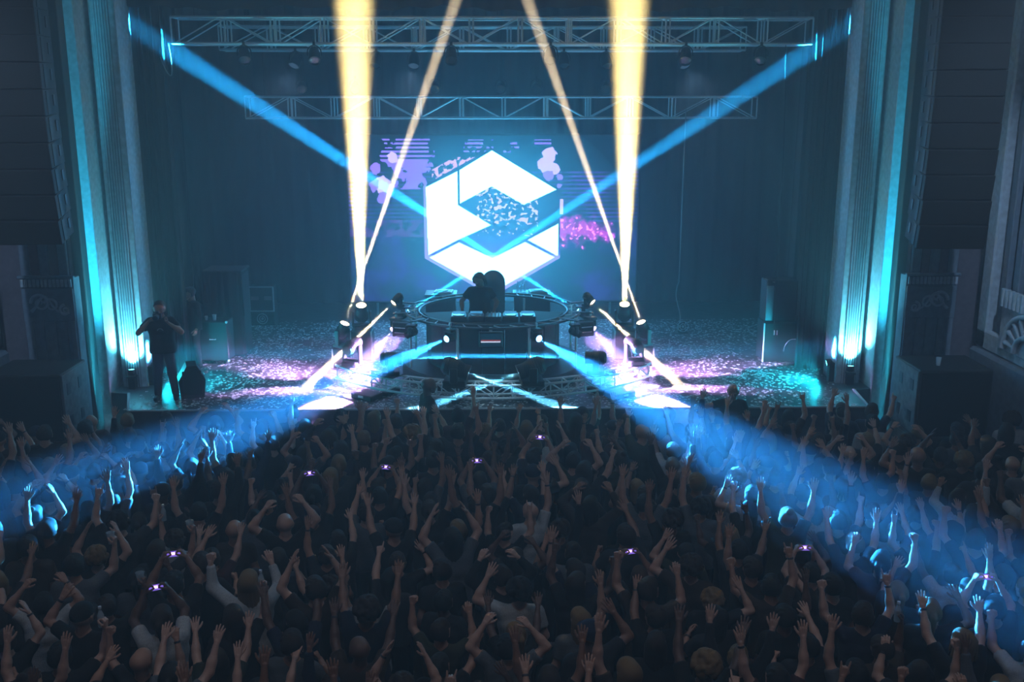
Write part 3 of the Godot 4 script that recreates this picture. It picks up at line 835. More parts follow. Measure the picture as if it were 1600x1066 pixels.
func backline() -> void:
	# left: tall cloth-covered stack beside a case with cups
	var tall := thing("covered_stack", "tall equipment stack under black cloth near the left curtain", "stack", Vector3(-5.72, STAGE, -21.2))
	part(Geo.new().box(Vector3(0, 0.92, 0), Vector3(0.80, 1.84, 0.7), Basis(), 0.06), "cover", black_cloth(), tall)
	part(drape(-0.43, 0.43, 0.9, 1.86, 0.37, 5.0, 0.02, 4), "cloth_fold", black_cloth(), tall)
	part(Geo.new().box(Vector3(0, 1.86, 0), Vector3(0.84, 0.04, 0.74), Basis(), 0.015), "lid", mat("cloth_lid", Color(0.28, 0.28, 0.3), 0.9, 0.0, "cloth", 3.0), tall)
	var cs := thing("road_case", "long black road case with cups on it near the left curtain", "case", Vector3(-6.02, STAGE, -20.45))
	part(Geo.new().box(Vector3(0, 0.50, 0), Vector3(1.02, 0.84, 0.5), Basis(), 0.015), "box", black_paint(), cs)
	for x in [-0.5, 0.5]:
		for y in [0.09, 0.91]:
			part(Geo.new().box(Vector3(x, y, 0.24), Vector3(0.05, 0.05, 0.04), Basis(), 0.01), "corner", metal(), cs)
		part(Geo.new().lathe([Vector2(0, -0.02), Vector2(0.04, -0.02), Vector2(0.04, 0.02), Vector2(0, 0.02)], 12, Transform3D(Basis(Vector3.FORWARD, PI / 2), Vector3(x * 0.8, 0.04, 0.15))), "caster", black(), cs)
		part(Geo.new().lathe([Vector2(0, -0.02), Vector2(0.04, -0.02), Vector2(0.04, 0.02), Vector2(0, 0.02)], 12, Transform3D(Basis(Vector3.FORWARD, PI / 2), Vector3(x * 0.8, 0.04, -0.15))), "caster", black(), cs)
	for k in 2:
		part(Geo.new().path([Vector3(-0.2 + 0.4 * k - 0.06, 0.55, 0.25), Vector3(-0.2 + 0.4 * k - 0.06, 0.55, 0.285), Vector3(-0.2 + 0.4 * k + 0.06, 0.55, 0.285), Vector3(-0.2 + 0.4 * k + 0.06, 0.55, 0.25)], 0.008, 6), "handle", metal(), cs)
	for k in 3:
		cup(Vector3(-6.14 + 0.17 * k, STAGE + 0.921, -20.36), ["white cup at the left on the road case", "small white cup in the middle on the road case", "white cup at the right on the road case"][k], "cups on the road case", k == 1)
	# an amplifier rack with pale edges further back, with a round fan under it
	var rack := thing("amplifier_rack", "open amplifier rack with pale edges at the rear left of the stage", "rack", Vector3(-5.66, STAGE, -24.2))
	for x in [-0.29, 0.29]:
		for y in [0.36, 0.96]:
			pass
		part(Geo.new().box(Vector3(x, 0.66, 0.22), Vector3(0.03, 0.62, 0.03), Basis(), 0.004), "edge_rail", mat("rim_pale", Color(0.75, 0.78, 0.8), 0.4), rack)
	for y in [0.36, 0.96]:
		part(Geo.new().box(Vector3(0, y, 0.22), Vector3(0.58, 0.03, 0.03), Basis(), 0.004), "edge_rail", mat("rim_pale", Color(0.75, 0.78, 0.8), 0.4), rack)
	part(Geo.new().box(Vector3(0, 0.48, 0), Vector3(0.58, 0.96, 0.42), Basis(), 0.01), "box", black_paint(), rack)
	for x in [-0.16, 0.16]:
		part(Geo.new().box(Vector3(x, 0.68, 0.222), Vector3(0.18, 0.09, 0.02), Basis(), 0.004), "meter", mat("meter_face", Color(0.6, 0.5, 0.52), 0.4), rack)
	ring_fan(Vector3(0.0, 0.17, 0.235), rack)
	# right: monitor desk
	var desk := thing("monitor_desk", "dark monitor desk case near the right curtain", "desk", Vector3(6.28, STAGE, -20.5))
	part(Geo.new().box(Vector3(0, 0.42, 0), Vector3(1.2, 0.84, 0.6), Basis(), 0.015), "case", black_paint(), desk)
	part(Geo.new().box(Vector3(-0.61, 0.42, 0.29), Vector3(0.03, 0.84, 0.03), Basis(), 0.004), "edge_rail", metal(), desk)
	for x in [-0.4, -0.34]:
		part(Geo.new().box(Vector3(x, 0.64, 0.302), Vector3(0.025, 0.10, 0.012), Basis(), 0.003), "latch", metal(), desk)
	var arc := []
	for i in 12:
		var a := PI * 0.5 * i / 11.0
		arc.append(Vector3(0.02 - 0.20 * cos(a) + (0.30 if i == 11 else 0.0), 0.24 + 0.26 * sin(a), 0.31))
	part(Geo.new().path(arc, 0.009, 6), "handle", metal(), desk)
	var rk := thing("effects_rack", "tall dark rack with a bare steel side on the monitor desk", "rack", Vector3(5.98, STAGE + 0.845, -20.55))
	part(Geo.new().box(Vector3(0.05, 0.44, 0), Vector3(0.66, 0.88, 0.46), Basis(), 0.02), "case", black_paint(), rk)
	part(Geo.new().box(Vector3(-0.20, 0.40, 0.235), Vector3(0.15, 0.74, 0.02), Basis(), 0.004), "steel_panel", mat("brushed_steel", Color(0.55, 0.6, 0.64), 0.4, 0.5), rk)
	part(Geo.new().path([Vector3(-0.28, 0.90, 0.1), Vector3(-0.22, 0.86, 0.2), Vector3(-0.12, 0.84, 0.235)], 0.012, 6), "cable", mat("grey_cable", Color(0.55, 0.57, 0.58), 0.5), rk)
	var gear := thing("control_surface", "small tilted control surface with pink lit keys on the monitor desk", "console", Vector3(6.68, STAGE + 0.845, -20.38))
	part(Geo.new().box(Vector3(0, 0.24, 0), Vector3(0.05, 0.48, 0.05), Basis(), 0.006), "stand", black(), gear)
	part(Geo.new().box(Vector3(0, 0.49, 0), Vector3(0.42, 0.05, 0.30), Basis(Vector3.RIGHT, 0.35), 0.01), "body", black(), gear)
	for k in 5:
		part(Geo.new().box(Vector3(-0.15 + 0.07 * k, 0.525, 0.02 + 0.01 * (k % 2)), Vector3(0.045, 0.014, 0.05), Basis(Vector3.RIGHT, 0.35), 0.003), "key_light", glow("pink_key", Color(1.0, 0.45, 0.75), 1.6), gear)
	part(Geo.new().box(Vector3(0.0, 0.46 + 0.30, -0.16), Vector3(0.36, 0.26, 0.03), Basis(Vector3.RIGHT, -0.1), 0.006), "panel", mat("deck_grey", Color(0.3, 0.32, 0.34), 0.4), gear)
	part(Geo.new().path([Vector3(0, 0.46, -0.05), Vector3(0, 0.70, -0.17)], 0.015, 6), "post", black(), gear)
	# a coiled hose and a round floor fan at the rear right
	var fan := thing("floor_fan", "small round fan standing on the deck at the rear right", "fan", Vector3(4.5, STAGE, -23.0))
	part(Geo.new().box(Vector3(0, 0.012, 0), Vector3(0.24, 0.024, 0.2), Basis(), 0.006), "foot", black(), fan)
	ring_fan(Vector3(0, 0.155, 0.03), fan)
	var hose := thing("hanging_cable", "pale thin cable hanging over the round fan at the rear right", "cable", Vector3(4.42, STAGE, -23.15))
	var pts := []
	for i in 16:
		var t := i / 15.0
		pts.append(Vector3(0.06 * sin(t * 6.0) - 0.02, 0.02 + 1.15 * t, 0.0))
	for k in 3:
		pts.append(Vector3(-0.02, 1.2 + k * 2.0, 0.0))
	part(Geo.new().path(pts, 0.014, 6), "cable", mat("grey_cable", Color(0.55, 0.57, 0.58), 0.5), hose)
	# wedge monitor by the photographer
	var w := thing("stage_monitor", "black wedge monitor speaker standing on end beside the photographer", "speaker", Vector3(-5.62, STAGE, -17.95), 0.35)
	part(Geo.new().prism(PackedVector2Array([Vector2(-0.21, 0), Vector2(0.20, 0), Vector2(0.24, 0.34), Vector2(0.10, 0.62), Vector2(-0.08, 0.62), Vector2(-0.24, 0.34)]), 0.40, Transform3D(Basis(), Vector3(0, 0, -0.2))), "cabinet", black_paint(), w)
	part(Geo.new().box(Vector3(0.0, 0.30, 0.205), Vector3(0.34, 0.46, 0.012), Basis(), 0.004), "grille", mat("grille_black", Color(0.07, 0.07, 0.08), 0.7, 0.2), w)
	part(Geo.new().path([Vector3(0.235, 0.42, -0.06), Vector3(0.29, 0.44, -0.06), Vector3(0.29, 0.44, 0.06), Vector3(0.235, 0.42, 0.06)], 0.012, 6), "handle", metal(), w)


func ring_fan(at: Vector3, parent: Node3D) -> void:
	var r := 0.125
	for q in [1.0, 0.55]:
		var pts := []
		for i in 24:
			var a := TAU * i / 24.0
			pts.append(at + Vector3(cos(a) * r * q, sin(a) * r * q, 0.0))
		part(Geo.new().path(pts, 0.009, 6, -1.0, true), "guard_hoop", mat("rim_pale", Color(0.75, 0.78, 0.8), 0.4), parent)
	part(Geo.new().lathe([Vector2(0, -0.02), Vector2(0.03, -0.02), Vector2(0.028, 0.02), Vector2(0, 0.025)], 12, Transform3D(Basis(Vector3.RIGHT, PI / 2), at)), "hub", mat("rim_pale", Color(0.75, 0.78, 0.8), 0.4), parent)
	for i in 5:
		var a := TAU * i / 5.0
		var d := Vector3(cos(a), sin(a), 0)
		part(Geo.new().box(at + d * 0.07 + Vector3(0, 0, -0.012), Vector3(0.085, 0.045, 0.006), Basis(Vector3.BACK, a) * Basis(Vector3.RIGHT, 0.5), 0.001), "blade", black(), parent)


func cup(at: Vector3, label: String, group := "", small := false) -> Node3D:
	var o := thing("cup", label, "cup", at, 0.0, group)
	var k := 0.75 if small else 1.0
	part(Geo.new().lathe([Vector2(0, 0.004), Vector2(0.030 * k, 0.0), Vector2(0.042 * k, 0.115 * k), Vector2(0.045 * k, 0.118 * k), Vector2(0.039 * k, 0.114 * k), Vector2(0.028 * k, 0.012), Vector2(0, 0.012)], 18), "wall", mat("cup_white", Color(0.86, 0.88, 0.9), 0.5), o)
	return o


func speakers() -> void:
	for s in [-1.0, 1.0]:
		var side := "left" if s < 0 else "right"
		# hung column of cabinets
		var o := thing("line_array", "tall black hanging column of speaker cabinets at the %s of the stage" % side, "speaker", Vector3(s * 6.98, 4.70 if s < 0 else 4.60, -15.1), s * -0.06)
		var y := 0.0
		for k in 11:
			var tilt := deg_to_rad(lerpf(13.0, 0.0, minf(1.0, k / 7.0)))
			var back := -0.10 * pow(maxf(0.0, 1.0 - k / 6.0), 2.0)
			var b := Basis(Vector3.RIGHT, tilt)
			var c := Vector3(0, y + 0.19, back)
			var cab := part(Geo.new().box(Vector3.ZERO, Vector3(1.02, 0.366, 0.56), Basis(), 0.004), "cabinet", mat("array_black", Color(0.055, 0.055, 0.06), 0.7), o)
			cab.transform = Transform3D(b, c)
			part(Geo.new().box(Vector3(0, 0, 0.283), Vector3(1.0, 0.35, 0.010), Basis(), 0.003), "grille", mat("array_grille", Color(0.045, 0.045, 0.05), 0.85, 0.0), cab)
			for q in [-1.0, 1.0]:
				part(Geo.new().box(Vector3(q * 0.515, 0, 0.12), Vector3(0.012, 0.33, 0.10), Basis(), 0.003), "rigging_plate", mat("rigging_grey", Color(0.15, 0.16, 0.17), 0.6, 0.0), cab)
				part(Geo.new().box(Vector3(q * 0.517, 0.02, -0.12), Vector3(0.012, 0.16, 0.07), Basis(), 0.003), "handle_slot", black(), cab)
			y += 0.369
		part(Geo.new().box(Vector3(0, y + 0.06, 0), Vector3(1.06, 0.10, 0.70), Basis(), 0.01), "bumper", metal(), o)
		for x in [-0.4, 0.4]:
			part(Geo.new().path([Vector3(x, y + 0.1, 0), Vector3(0, 12.45 - o.position.y, 0)], 0.012, 6), "chain", metal(), o)
		# bass cabinets on the floor
		for k in 2:
			var sub := speaker_box(Vector3(s * 7.80, 1.175 * k, -16.55), Vector3(1.26, 1.165, 1.05), 0.0, "%s black bass cabinet on the floor at the %s of the stage" % ["lower" if k == 0 else "upper", side], "bass cabinets beside the stage")
			part(Geo.new().box(Vector3(0, 0.58, 0.53), Vector3(1.18, 1.08, 0.014), Basis(), 0.004), "grille", mat("grille_black", Color(0.07, 0.07, 0.08), 0.7, 0.2), sub)
			for q in [-1.0, 1.0]:
				part(Geo.new().box(Vector3(q * 0.633, 0.58, 0), Vector3(0.010, 1.10, 0.98), Basis(), 0.003), "lit_side_panel", mat("side_grey", Color(0.46, 0.48, 0.5), 0.6, 0.0, "scuff", 1.5), sub)  # sides coloured paler for the uplight falling on them
				for h in [[0.86, 0.28], [0.86, -0.18], [0.30, 0.28], [0.30, -0.18]]:
					part(Geo.new().box(Vector3(q * 0.640, h[0], h[1]), Vector3(0.012, 0.20, 0.14), Basis(), 0.003), "handle_slot", black(), sub)
			for x in [-0.5, 0.5]:
				part(Geo.new().box(Vector3(x, 0.004, 0.4), Vector3(0.08, 0.008, 0.08)), "foot", black(), sub)
	var c := thing("plastic_cup", "clear plastic cup on the upper bass cabinet at the right", "cup", Vector3(7.62, 2.345, -16.35))
	part(Geo.new().lathe([Vector2(0, 0.0), Vector2(0.032, 0.0), Vector2(0.046, 0.14), Vector2(0.043, 0.14), Vector2(0.030, 0.008), Vector2(0, 0.008)], 18), "wall", clear("cup_plastic", Color(0.85, 0.92, 0.95), 0.35), c)
	part(Geo.new().lathe([Vector2(0, 0.009), Vector2(0.030, 0.009), Vector2(0.036, 0.06), Vector2(0, 0.06)], 16), "drink", mat("pale_drink", Color(0.6, 0.62, 0.6), 0.2), c)
# ---------------------------------------------------------------- people on and before the stage
func skin_mat(k: int) -> StandardMaterial3D:
	var tones := [Color(0.80, 0.62, 0.53), Color(0.74, 0.55, 0.45), Color(0.60, 0.43, 0.34), Color(0.42, 0.29, 0.23)]
	return mat("skin_%d" % k, tones[k], 0.5, 0.0, "skin", 6.0)

const HAIR_COLORS := {"black-haired": Color(0.07, 0.06, 0.06), "brown-haired": Color(0.20, 0.13, 0.09), "fair-haired": Color(0.55, 0.42, 0.26)}
const SHIRTS := {"black": Color(0.07, 0.07, 0.08), "charcoal": Color(0.16, 0.16, 0.18), "grey": Color(0.40, 0.41, 0.43), "white": Color(0.80, 0.80, 0.80), "navy": Color(0.10, 0.13, 0.24), "olive": Color(0.22, 0.23, 0.15), "maroon": Color(0.28, 0.10, 0.12), "brown": Color(0.26, 0.19, 0.14)}

func cloth_mat(kind: String) -> StandardMaterial3D:
	var m := mat("cloth_" + kind, SHIRTS[kind], 0.9, 0.0, "cloth", 5.0)
	return m

func hair_mat(kind: String) -> StandardMaterial3D:
	return mat("hair_" + kind, HAIR_COLORS[kind], 0.8, 0.0, "cloth", 12.0)


func add_person(o: Node3D, at: Vector3, turn: float, label: String, group := "", k := 1.0) -> Node3D:
	o.name = numbered("person")
	add_child(o)
	o.position = at
	o.rotation.y = turn
	o.scale = Vector3.ONE * k
	tag(o, label, "person", group)
	return o


func face(o: Node3D, head: Transform3D, k: float) -> void:
	# eyes, brows and mouth for the few faces that can be seen
	for s in [-1.0, 1.0]:
		var e := part(Geo.new().lathe([Vector2(0, -0.011), Vector2(0.008, -0.008), Vector2(0.011, 0), Vector2(0.008, 0.008), Vector2(0, 0.011)], 10, Transform3D(Basis(), Vector3(s * 0.031, 0.088, -0.0915) * k)), "eye", mat("eye_white", Color(0.8, 0.8, 0.8), 0.2), o)
		e.transform = head
		var i := part(Geo.new().lathe([Vector2(0, 0), Vector2(0.0055, 0), Vector2(0.0055, 0.003), Vector2(0, 0.004)], 10, Transform3D(Basis(Vector3.RIGHT, -PI / 2), Vector3(s * 0.031, 0.088, -0.100) * k)), "iris", mat("eye_dark", Color(0.05, 0.04, 0.04), 0.2), e)
		var b := part(Geo.new().path([Vector3(s * 0.014, 0.108, -0.105) * k, Vector3(s * 0.032, 0.113, -0.104) * k, Vector3(s * 0.050, 0.107, -0.096) * k], 0.0045, 6), "brow", hair_mat("black-haired"), o)
		b.transform = head
	var m := part(Geo.new().path([Vector3(-0.020, 0.028, -0.098) * k, Vector3(0, 0.027, -0.103) * k, Vector3(0.020, 0.028, -0.098) * k], 0.0035, 6), "mouth", mat("mouth_dark", Color(0.28, 0.12, 0.11), 0.6), o)
	m.transform = head


func stage_people() -> void:
	grow_people()
	# the performer behind the decks
	var look := {"skin": skin_mat(2), "shirt": cloth_mat("black"), "trousers": cloth_mat("charcoal"), "shoes": cloth_mat("black"), "hair": "locks", "hair_mat": hair_mat("black-haired"), "nod": Vector3(-0.30, -0.45, 0.0), "head": 0}
	var o := make_person("mixing", look)
	add_person(o, Vector3(-0.27, STAGE + 0.25, -19.62), PI, "performer in a dark tee with short locks, hands on the decks in the booth")
	face(o, person_meshes("mixing", false, 0, look.nod).head, 1.14)
	# the photographer
	look = {"skin": skin_mat(1), "shirt": cloth_mat("black"), "trousers": mat("jeans", Color(0.30, 0.34, 0.42), 0.9, 0.0, "cloth", 5.0), "shoes": cloth_mat("charcoal"), "hair": "long", "hair_mat": hair_mat("brown-haired"), "nod": Vector3(-0.08, 0.0, 0.0), "head": 0}
	o = make_person("camera", look)
	add_person(o, Vector3(-6.02, STAGE, -17.72), PI + 0.16, "bearded photographer in a black tee and jeans, standing at the left of the stage", "", 1.04)
	var pm := person_meshes("camera", false, 0, look.nod)
	face(o, pm.head, 1.14)
	var beard := part(Geo.new().add(Flesh.skin([[Vector3(-0.05, 0.045, -0.05), Vector3(0, 0.0, -0.085), 0.026, 0.032], [Vector3(0.05, 0.045, -0.05), Vector3(0, 0.0, -0.085), 0.026, 0.032], [Vector3(0, 0.0, -0.085), Vector3(0, -0.035, -0.08), 0.03, 0.02]], 0.009, 0.012)), "beard", hair_mat("brown-haired"), o)
	beard.transform = pm.head
	# white print on the tee
	var pts := []
	for i in 14:
		var a := PI * i / 13.0
		pts.append(Vector3(cos(a) * 0.045, 1.28 + sin(a) * 0.035, -0.137))
	part(Geo.new().path(pts, 0.006, 5), "print", mat("print_white", Color(0.75, 0.76, 0.78), 0.7), o)
	camera_prop(o, pm)
	# a crew member in the dark by the road case
	look = {"skin": skin_mat(2), "shirt": cloth_mat("black"), "trousers": cloth_mat("black"), "shoes": cloth_mat("black"), "hair": "short", "hair_mat": hair_mat("black-haired"), "nod": Vector3(-0.1, -0.5, 0.0), "head": 0, "long": true}
	o = make_person("both arms down", look)
	add_person(o, Vector3(-6.14, STAGE, -19.97), PI - 0.7, "crew member in black beside the road case, face in shadow", "", 0.95)
	face(o, person_meshes("both arms down", false, 0, look.nod).head, 1.14)
	# two guards in the pit
	look = {"skin": skin_mat(3), "shirt": mat("guard_check", Color(0.17, 0.13, 0.14), 0.9, 0.0, "cloth", 8.0), "trousers": cloth_mat("black"), "shoes": cloth_mat("black"), "hair": "bald", "hair_mat": null, "nod": Vector3(0.0, 0.15, 0.0), "head": 0}
	o = make_person("guard", look)
	add_person(o, Vector3(-1.14, 0.225, -16.62), -PI / 2 + 0.35, "bald guard in a dark shirt in the pit before the booth, head turned", "guards in the pit", 1.04)
	face(o, person_meshes("guard", false, 0, look.nod).head, 1.14)
	look = {"skin": skin_mat(1), "shirt": cloth_mat("black"), "trousers": cloth_mat("charcoal"), "shoes": cloth_mat("black"), "hair": "bald", "hair_mat": null, "nod": Vector3(0.0, -0.2, 0.0), "head": 0}
	o = make_person("guard pointing", look)
	add_person(o, Vector3(4.18, 0.225, -16.62), PI - 0.12, "bald guard in a black tee in the pit, arm stretched out over the crowd", "guards in the pit", 0.97)
	face(o, person_meshes("guard pointing", false, 0, look.nod).head, 1.14)


func camera_prop(o: Node3D, pm: Dictionary) -> void:
	var mid: Vector3 = ((pm.palms.l as Transform3D).origin + (pm.palms.r as Transform3D).origin) / 2
	var p := o.transform * (mid + Vector3(0, 0.13, -0.05))
	var c := thing("photo_camera", "black camera with a large lens held up by the photographer", "camera", p, o.rotation.y)
	part(Geo.new().box(Vector3(0, 0, 0), Vector3(0.15, 0.10, 0.07), Basis(), 0.012), "body", black(), c)
	part(Geo.new().box(Vector3(0, 0.065, 0.01), Vector3(0.06, 0.04, 0.06), Basis(), 0.01), "prism", black(), c)
	part(Geo.new().lathe([Vector2(0, 0), Vector2(0.040, 0.0), Vector2(0.040, 0.10), Vector2(0.048, 0.12), Vector2(0.048, 0.20), Vector2(0.042, 0.20), Vector2(0.042, 0.185)], 18, Transform3D(Basis(Vector3.RIGHT, -PI / 2), Vector3(0, 0, -0.03))), "lens_barrel", black(), c)
	part(Geo.new().lathe([Vector2(0.042, 0.185), Vector2(0, 0.19)], 18, Transform3D(Basis(Vector3.RIGHT, -PI / 2), Vector3(0, 0, -0.03))), "front_glass", mat("dark_glass", Color(0.18, 0.2, 0.22), 0.08, 0.3), c)


# ---------------------------------------------------------------- the crowd
const PHONES_AT := [Vector2(-2.03, -12.87), Vector2(-1.77, -13.63), Vector2(0.07, -13.3), Vector2(0.5, -13.75), Vector2(2.01, -10.61), Vector2(-3.65, -9.5), Vector2(-3.04, -10.3), Vector2(3.49, -10.73)]
const DRINKS_AT := [Vector2(-4.12, -9.75), Vector2(-4.62, -10.25), Vector2(-2.95, -9.4), Vector2(3.62, -9.12)]

func zone(x: float, z: float) -> String:
	var u := x / (absf(z) + 1.0)
	if z < -14.6:
		return "by the left bass cabinets" if u < -0.36 else "below the photographer" if u < -0.22 else "stage edge, left half" if u < -0.07 else "stage edge before the booth" if u < 0.07 else "stage edge, right half" if u < 0.22 else "below the pointing guard" if u < 0.36 else "by the right bass cabinets"
	if z > -9.8:
		return "near left corner" if u < -0.30 else "near rows, left of centre" if u < -0.10 else "near rows, centre" if u < 0.10 else "near rows, right of centre" if u < 0.30 else "near right corner"
	var depth := "far" if z < -12.2 else "mid"
	if u < -0.33:
		return "%s floor, left wall side" % depth
	if u < -0.15:
		return "%s floor, left blue beam" % depth
	if u < 0.0:
		return "%s floor, left of centre" % depth
	if u < 0.15:
		return "%s floor, right of centre" % depth
	if u < 0.33:
		return "%s floor, right blue beam" % depth
	return "%s floor, right wall side" % depth


func weighted(from: Dictionary) -> Variant:
	var sum := 0.0
	for k in from:
		sum += from[k]
	var t := rng.randf() * sum
	for k in from:
		t -= from[k]
		if t <= 0.0:
			return k
	return from.keys()[0]


func grow_crowd() -> void:
	var seen := {}
	var pose_share := {"both arms raised high": 12, "one arm straight up": 12, "fist pumped high": 9, "arms bent over the head": 5, "pointing at the stage": 8, "both hands reaching forward": 10, "holding a phone up": 1, "holding a drink up": 1, "both arms down": 8, "hands at the chest": 4, "throwing horns": 7, "hands clapping overhead": 6, "one bent arm waving": 8, "one arm stretched forward": 12}
	var far_share := pose_share.duplicate()
	var wall_share := {"both arms down": 9, "hands at the chest": 5, "one arm straight up": 3, "arms bent over the head": 2, "one bent arm waving": 2, "holding a drink up": 1}
	var shirt_share := {"black": 34, "charcoal": 20, "grey": 12, "white": 8, "navy": 9, "olive": 5, "maroon": 4, "brown": 5}
	var hair_share := {"short": 42, "long": 20, "bun": 4, "tail": 10, "curly": 8, "locks": 3, "cap": 8, "bald": 3}
	var hair_words := {"short": "short %s", "long": "long %s", "bun": "%s with a bun", "tail": "%s with a ponytail", "curly": "curly %s", "locks": "%s with locks", "cap": "capped", "bald": "bald"}
	# where the photograph shows a lit phone or a drink held up
	var wanted := []
	for p in PHONES_AT:
		wanted.append([p, "holding a phone up"])
	for p in DRINKS_AT:
		wanted.append([p, "holding a drink up"])
	var rows := 16
	for row in rows:
		var z := lerpf(-15.75, -7.45, row / float(rows - 1))
		var half := minf(8.45, 0.535 * (absf(z) * 0.9725 + 1.2) + 0.3)
		if z < -15.5:
			half = 6.9
		var count := int(round(2.0 * half / 0.70))
		for k in count:
			var x := lerpf(-half, half, (k + 0.5 + (0.25 if row % 2 else -0.25)) / count) + rng.randf_range(-0.09, 0.09)
			var at := Vector3(x, 0, z + rng.randf_range(-0.12, 0.12))
			var wall := absf(x) > 5.9 and z < -12.0
			var look := {}
			var pose := ""
			var forced := ""
			for w in wanted:
				if Vector2(at.x, at.z).distance_to(w[0] + Vector2(0, 0.45)) < 0.42:
					forced = w[1]
					wanted.erase(w)
					break
			var label := ""
			for attempt in 60:
				pose = weighted(wall_share if (wall and rng.randf() < 0.6) or (row < 2 and rng.randf() < 0.45) else pose_share)
				if forced:
					pose = forced
				var hair: String = weighted(hair_share)
				var shade: String = weighted({"black-haired": 5, "brown-haired": 5, "fair-haired": 2})
				var shirt: String = weighted(shirt_share)
				var long: bool = rng.randf() < 0.22 and bodies[pose].has("long")
				look = {"pose": pose, "hair": hair, "shade": shade, "shirt": shirt, "long": long}
				var words: String = hair_words[hair]
				if "%s" in words:
					words = words % shade
				label = "%s person, %s %s, %s, %s" % [words, shirt, "sweater" if long else "tee", pose, zone(x, z)]
				label = label.replace("long black-haired", "long-haired dark").replace("short black-haired", "short-haired dark").replace("long brown-haired", "long-haired brown").replace("short brown-haired", "short-haired brown").replace("long fair-haired", "long-haired fair").replace("short fair-haired", "short-haired fair")
				if not seen.has(label) and label.split(" ").size() <= 16:
					break
			seen[label] = true
			var mirror := rng.randf() < 0.45
			var head := CROWD_POSES.find(pose) % 2
			var nod := Vector3(0.12, [0.0, 0.35, -0.3, 0.1][CROWD_POSES.find(pose) % 4], 0.0)
			var made := {"skin": skin_mat(weighted({0: 5, 1: 4, 2: 3, 3: 2})), "shirt": cloth_mat(look.shirt), "trousers": cloth_mat(["black", "charcoal", "navy"][rng.randi() % 3]), "shoes": cloth_mat(["black", "white", "grey"][rng.randi() % 3]), "hair": look.hair, "hair_mat": cloth_mat(["black", "navy", "charcoal", "maroon", "grey", "black"][rng.randi() % 6]) if look.hair == "cap" else hair_mat(look.shade), "mirror": mirror, "head": head, "nod": nod, "long": look.long}
			var o := make_person(pose, made)
			if rng.randf() < 0.35:
				wristband(o, person_meshes(pose, mirror, head, nod).palms["r" if rng.randf() < 0.6 else "l"])
			add_person(o, at, rng.randf_range(-0.35, 0.35) - x * 0.035, label, "dancing crowd on the house floor", rng.randf_range(0.92, 1.06))
			if pose == "holding a phone up" or pose == "holding a drink up":
				hold(o, person_meshes(pose, mirror, head, nod), pose, mirror, zone(x, z), "%s, %s" % [look.shirt, "bald" if look.hair == "bald" else "capped" if look.hair == "cap" else look.shade])
	print("crowd ", taken["person"])


func wristband(o: Node3D, palm: Transform3D) -> void:
	if not store.has("band_mesh"):
		store.band_mesh = Geo.new().lathe([Vector2(0.031, -0.035), Vector2(0.034, -0.033), Vector2(0.033, -0.015), Vector2(0.029, -0.013)], 14).mesh()
	piece(store.band_mesh, "wristband", mat("band_%d" % (rng.randi() % 3), [Color(0.75, 0.78, 0.8), Color(0.2, 0.2, 0.22), Color(0.5, 0.55, 0.6)][rng.randi() % 3], 0.5), o).transform = palm


func hold(o: Node3D, pm: Dictionary, pose: String, mirror: bool, where: String, worn: String) -> void:
	if pose == "holding a drink up":
		var palm: Transform3D = pm.palms["l" if mirror else "r"]
		var p := o.transform * (palm * Vector3(0, 0.075, -0.045))
		var bottle := rng.randf() < 0.35
		var c := thing("plastic_bottle" if bottle else "plastic_cup", "clear plastic %s held up by a person in %s, %s" % ["bottle" if bottle else "cup", worn, where], "bottle" if bottle else "cup", p + Vector3(0, -0.06, 0), 0.0, "drinks held up in the crowd")
		if bottle:
			part(Geo.new().lathe([Vector2(0, 0), Vector2(0.031, 0), Vector2(0.033, 0.01), Vector2(0.033, 0.12), Vector2(0.014, 0.17), Vector2(0.013, 0.19), Vector2(0, 0.19)], 14), "wall", clear("cup_plastic", Color(0.85, 0.92, 0.95), 0.35), c)
			part(Geo.new().lathe([Vector2(0.016, 0.19), Vector2(0.016, 0.212), Vector2(0, 0.212)], 12), "cap", mat("cup_white", Color(0.86, 0.88, 0.9), 0.5), c)
		else:
			part(Geo.new().lathe([Vector2(0, 0.0), Vector2(0.032, 0.0), Vector2(0.046, 0.13), Vector2(0.049, 0.133), Vector2(0.043, 0.13), Vector2(0.030, 0.008), Vector2(0, 0.008)], 16), "wall", clear("cup_plastic", Color(0.85, 0.92, 0.95), 0.35), c)
			part(Geo.new().lathe([Vector2(0, 0.009), Vector2(0.030, 0.009), Vector2(0.037, 0.07), Vector2(0, 0.07)], 14), "drink", mat("pale_drink", Color(0.6, 0.62, 0.6), 0.2), c)
	else:
		var a: Transform3D = pm.palms.l
		var b: Transform3D = pm.palms.r
		var mid := o.transform * ((a * Vector3(0, 0.07, -0.02) + b * Vector3(0, 0.07, -0.02)) / 2)
		var c := thing("phone", "phone with lit picture held by a person in %s, %s" % [worn, where], "phone", mid, o.rotation.y, "phones held up in the crowd")
		part(Geo.new().box(Vector3.ZERO, Vector3(0.15, 0.075, 0.010), Basis(), 0.004), "case", black(), c)
		var g := Geo.new()
		g.quad(Vector3(-0.07, -0.033, 0.0056), Vector3(0.07, -0.033, 0.0056), Vector3(0.07, 0.033, 0.0056), Vector3(-0.07, 0.033, 0.0056))
		part(g, "display_light", glow("phone_picture", Color(0.45, 0.35, 0.75), 1.6), c)
		part(Geo.new().box(Vector3(-0.01, 0.004, 0.0062), Vector3(0.05, 0.030, 0.001)), "bright_patch_light", glow("phone_bright", Color(1.0, 0.75, 0.95), 3.0), c)


